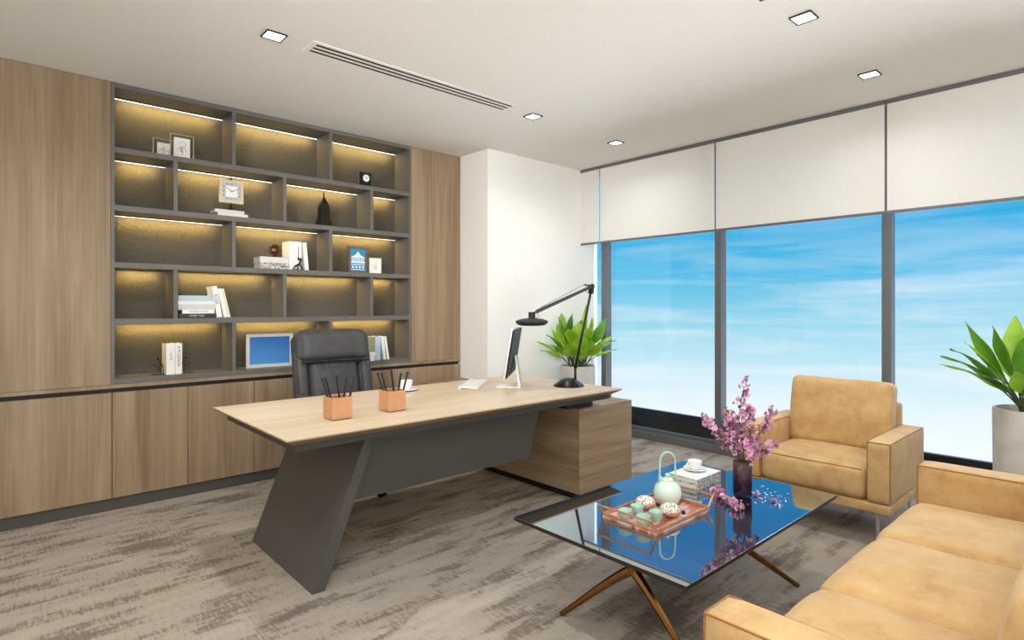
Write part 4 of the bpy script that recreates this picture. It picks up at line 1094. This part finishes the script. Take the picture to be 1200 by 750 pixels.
LP = [ # (right, forward), tip height, half width, droop
 ((-.40, -.05), .235, .030, .10), ((-.36, .06), .14, .026, .10), ((-.31, -.08), .30, .036, .12), ((-.26, .08), .36, .034, .13), ((-.24, -.16), .20, .040, .12),
 ((-.19, -.05), .47, .042, .12), ((-.15, .10), .50, .044, .10), ((-.10, -.12), .36, .046, .11), ((-.05, .02), .50, .044, .10), ((-.13, -.20), .22, .044, .10),
 ((.02, -.16), .30, .046, .10), ((.05, .10), .44, .040, .10), ((.10, -.05), .36, .042, .10), ((.10, .12), .60, .018, .08), ((.28, -.02), .46, .046, .14),
 ((.24, .10), .42, .036, .12), ((.33, -.05), .28, .034, .13), ((.38, .05), .24, .024, .12), ((.36, -.1), .16, .026, .10), ((.22, -.16), .22, .040, .11), ((.20, .04), .30, .034, .10), ((.02, -.22), .16, .036, .08),
 ((-.20, -.02), .40, .040, .10), ((-.06, .12), .43, .044, .10), ((.12, -.12), .26, .046, .10), ((.0, -.06), .42, .046, .10), ((-.28, -.04), .20, .034, .12), ((.28, .08), .19, .034, .12), ((.15, .06), .46, .038, .1)]
plant((4.20, 3.70, 0), 'bright green leafy plant in a pale round planter behind the desk lamp', [(dirs(*a), b, c, d) for a, b, c, d in LP], ['leaf', 'leaf', 'leafdark'], 1.3)
RP = [((-.375, .0), .49, .034, .06), ((-.335, .05), .37, .034, .10), ((-.47, -.02), .335, .034, .13), ((-.47, .05), .29, .024, .13), ((-.445, .1), .24, .024, .13), ((-.35, -.06), .2, .036, .12),
      ((-.2, .02), .46, .04, .08), ((-.17, -.10), .22, .034, .10), ((-.24, .08), .30, .03, .1), ((-.06, -.05), .42, .05, .08), ((-.02, .08), .52, .046, .08), ((.06, -.06), .46, .05, .08), ((.12, .08), .50, .046, .08), ((.2, -.03), .42, .042, .10), ((.28, .05), .34, .036, .1), ((.3, -.1), .26, .034, .1), ((-.10, .12), .36, .036, .08), ((-.12, -.14), .14, .034, .08), ((.1, -.18), .25, .036, .08)]
plant((4.27, .43, 0), 'green leafy plant in a tall concrete planter at the right edge by the sofa', [(dirs(*a), b, c, d) for a, b, c, d in RP], ['leafdark', 'leaf', 'leafdark'])

# ------------------------------------------------------------------ sky
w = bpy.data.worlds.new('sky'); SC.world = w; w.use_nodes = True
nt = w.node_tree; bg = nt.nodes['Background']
tc = N(nt, 'ShaderNodeTexCoord'); sx = N(nt, 'ShaderNodeSeparateXYZ'); nt.links.new(tc.outputs['Generated'], sx.inputs[0])
mr = N(nt, 'ShaderNodeMapRange'); mr.inputs[1].default_value = -.3; mr.inputs[2].default_value = .7; nt.links.new(sx.outputs[2], mr.inputs[0])
def zp(z): return (z+.3)/1.0
sky = ramp(nt, mr.outputs[0], [(zp(-.3), (1.25, 1.3, 1.35)), (zp(-.17), (.95, 1.03, 1.08)), (zp(-.10), (.66, .90, 1.)), (zp(-.03), (.36, .75, .90)), (zp(.045), (.11, .56, .85)), (zp(.14), (.018, .44, .80)), (zp(.41), (.02, .23, .64)), (zp(.52), (.75, .85, 1.))])
mpp = N(nt, 'ShaderNodeMapping'); mpp.inputs['Scale'].default_value = (1.6, 1.6, 15.); nt.links.new(tc.outputs['Generated'], mpp.inputs[0])
cn = N(nt, 'ShaderNodeTexNoise', Scale=2.2, Detail=6., Roughness=.55, Distortion=.4); nt.links.new(mpp.outputs[0], cn.inputs['Vector'])
cf = ramp(nt, cn.outputs[0], [(.44, (0, 0, 0)), (.72, (1, 1, 1))])
zf = ramp(nt, mr.outputs[0], [(zp(-.2), (1, 1, 1)), (zp(.02), (.55, .55, .55)), (zp(.13), (.16, .16, .16)), (zp(.3), (.08, .08, .08))])
mu = N(nt, 'ShaderNodeMath', operation='MULTIPLY'); nt.links.new(cf, mu.inputs[0]); nt.links.new(zf, mu.inputs[1])
mxx = N(nt, 'ShaderNodeMix', data_type='RGBA'); nt.links.new(mu.outputs[0], mxx.inputs[0]); nt.links.new(sky, mxx.inputs[6]); mxx.inputs[7].default_value = (.95, 1.0, 1.04, 1)
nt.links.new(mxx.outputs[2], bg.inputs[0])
# sky well above and below the window view, boosted to add light to the room
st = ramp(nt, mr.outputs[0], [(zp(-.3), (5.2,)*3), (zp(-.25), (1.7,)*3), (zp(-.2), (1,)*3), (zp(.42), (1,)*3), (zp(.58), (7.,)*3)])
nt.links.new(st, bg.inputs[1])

# added fill light behind the camera, no fixture, aimed up to brighten the ceiling
arealight('ceiling_fill', (-.3, -1.6, 1.0), (R(168), 0, R(-20)), 3.2, 1.4, 155, (.97, .99, 1.))
sl = bpy.data.lights.new('column_fill_spot', 'SPOT'); sl.energy = 560; sl.spot_size = R(46); sl.spot_blend = 1.; sl.shadow_soft_size = .3; sl.color = (1., .99, .97)  # added unseen spot that brightens the column side and the oak panel
so = bpy.data.objects.new('column_fill_spot', sl); COL.objects.link(so); so.location = (-1.2, .6, 2.5)
so.rotation_euler = (Vector((3.15, 4.3, 1.75))-so.location).to_track_quat('-Z', 'Y').to_euler()

# ------------------------------------------------------------------ camera
cam = bpy.data.cameras.new('camera'); co = bpy.data.objects.new('camera', cam); COL.objects.link(co)
co.location = (0, 0, 1.3); co.rotation_euler = (R(90), 0, R(-42.1))
cam.sensor_width = 36; cam.lens = 36*673/1200; cam.shift_y = -16/1200; cam.clip_start = .02
SC.camera = co
SC.view_settings.view_transform = 'Standard'; SC.view_settings.look = 'None'; SC.view_settings.exposure = 0.
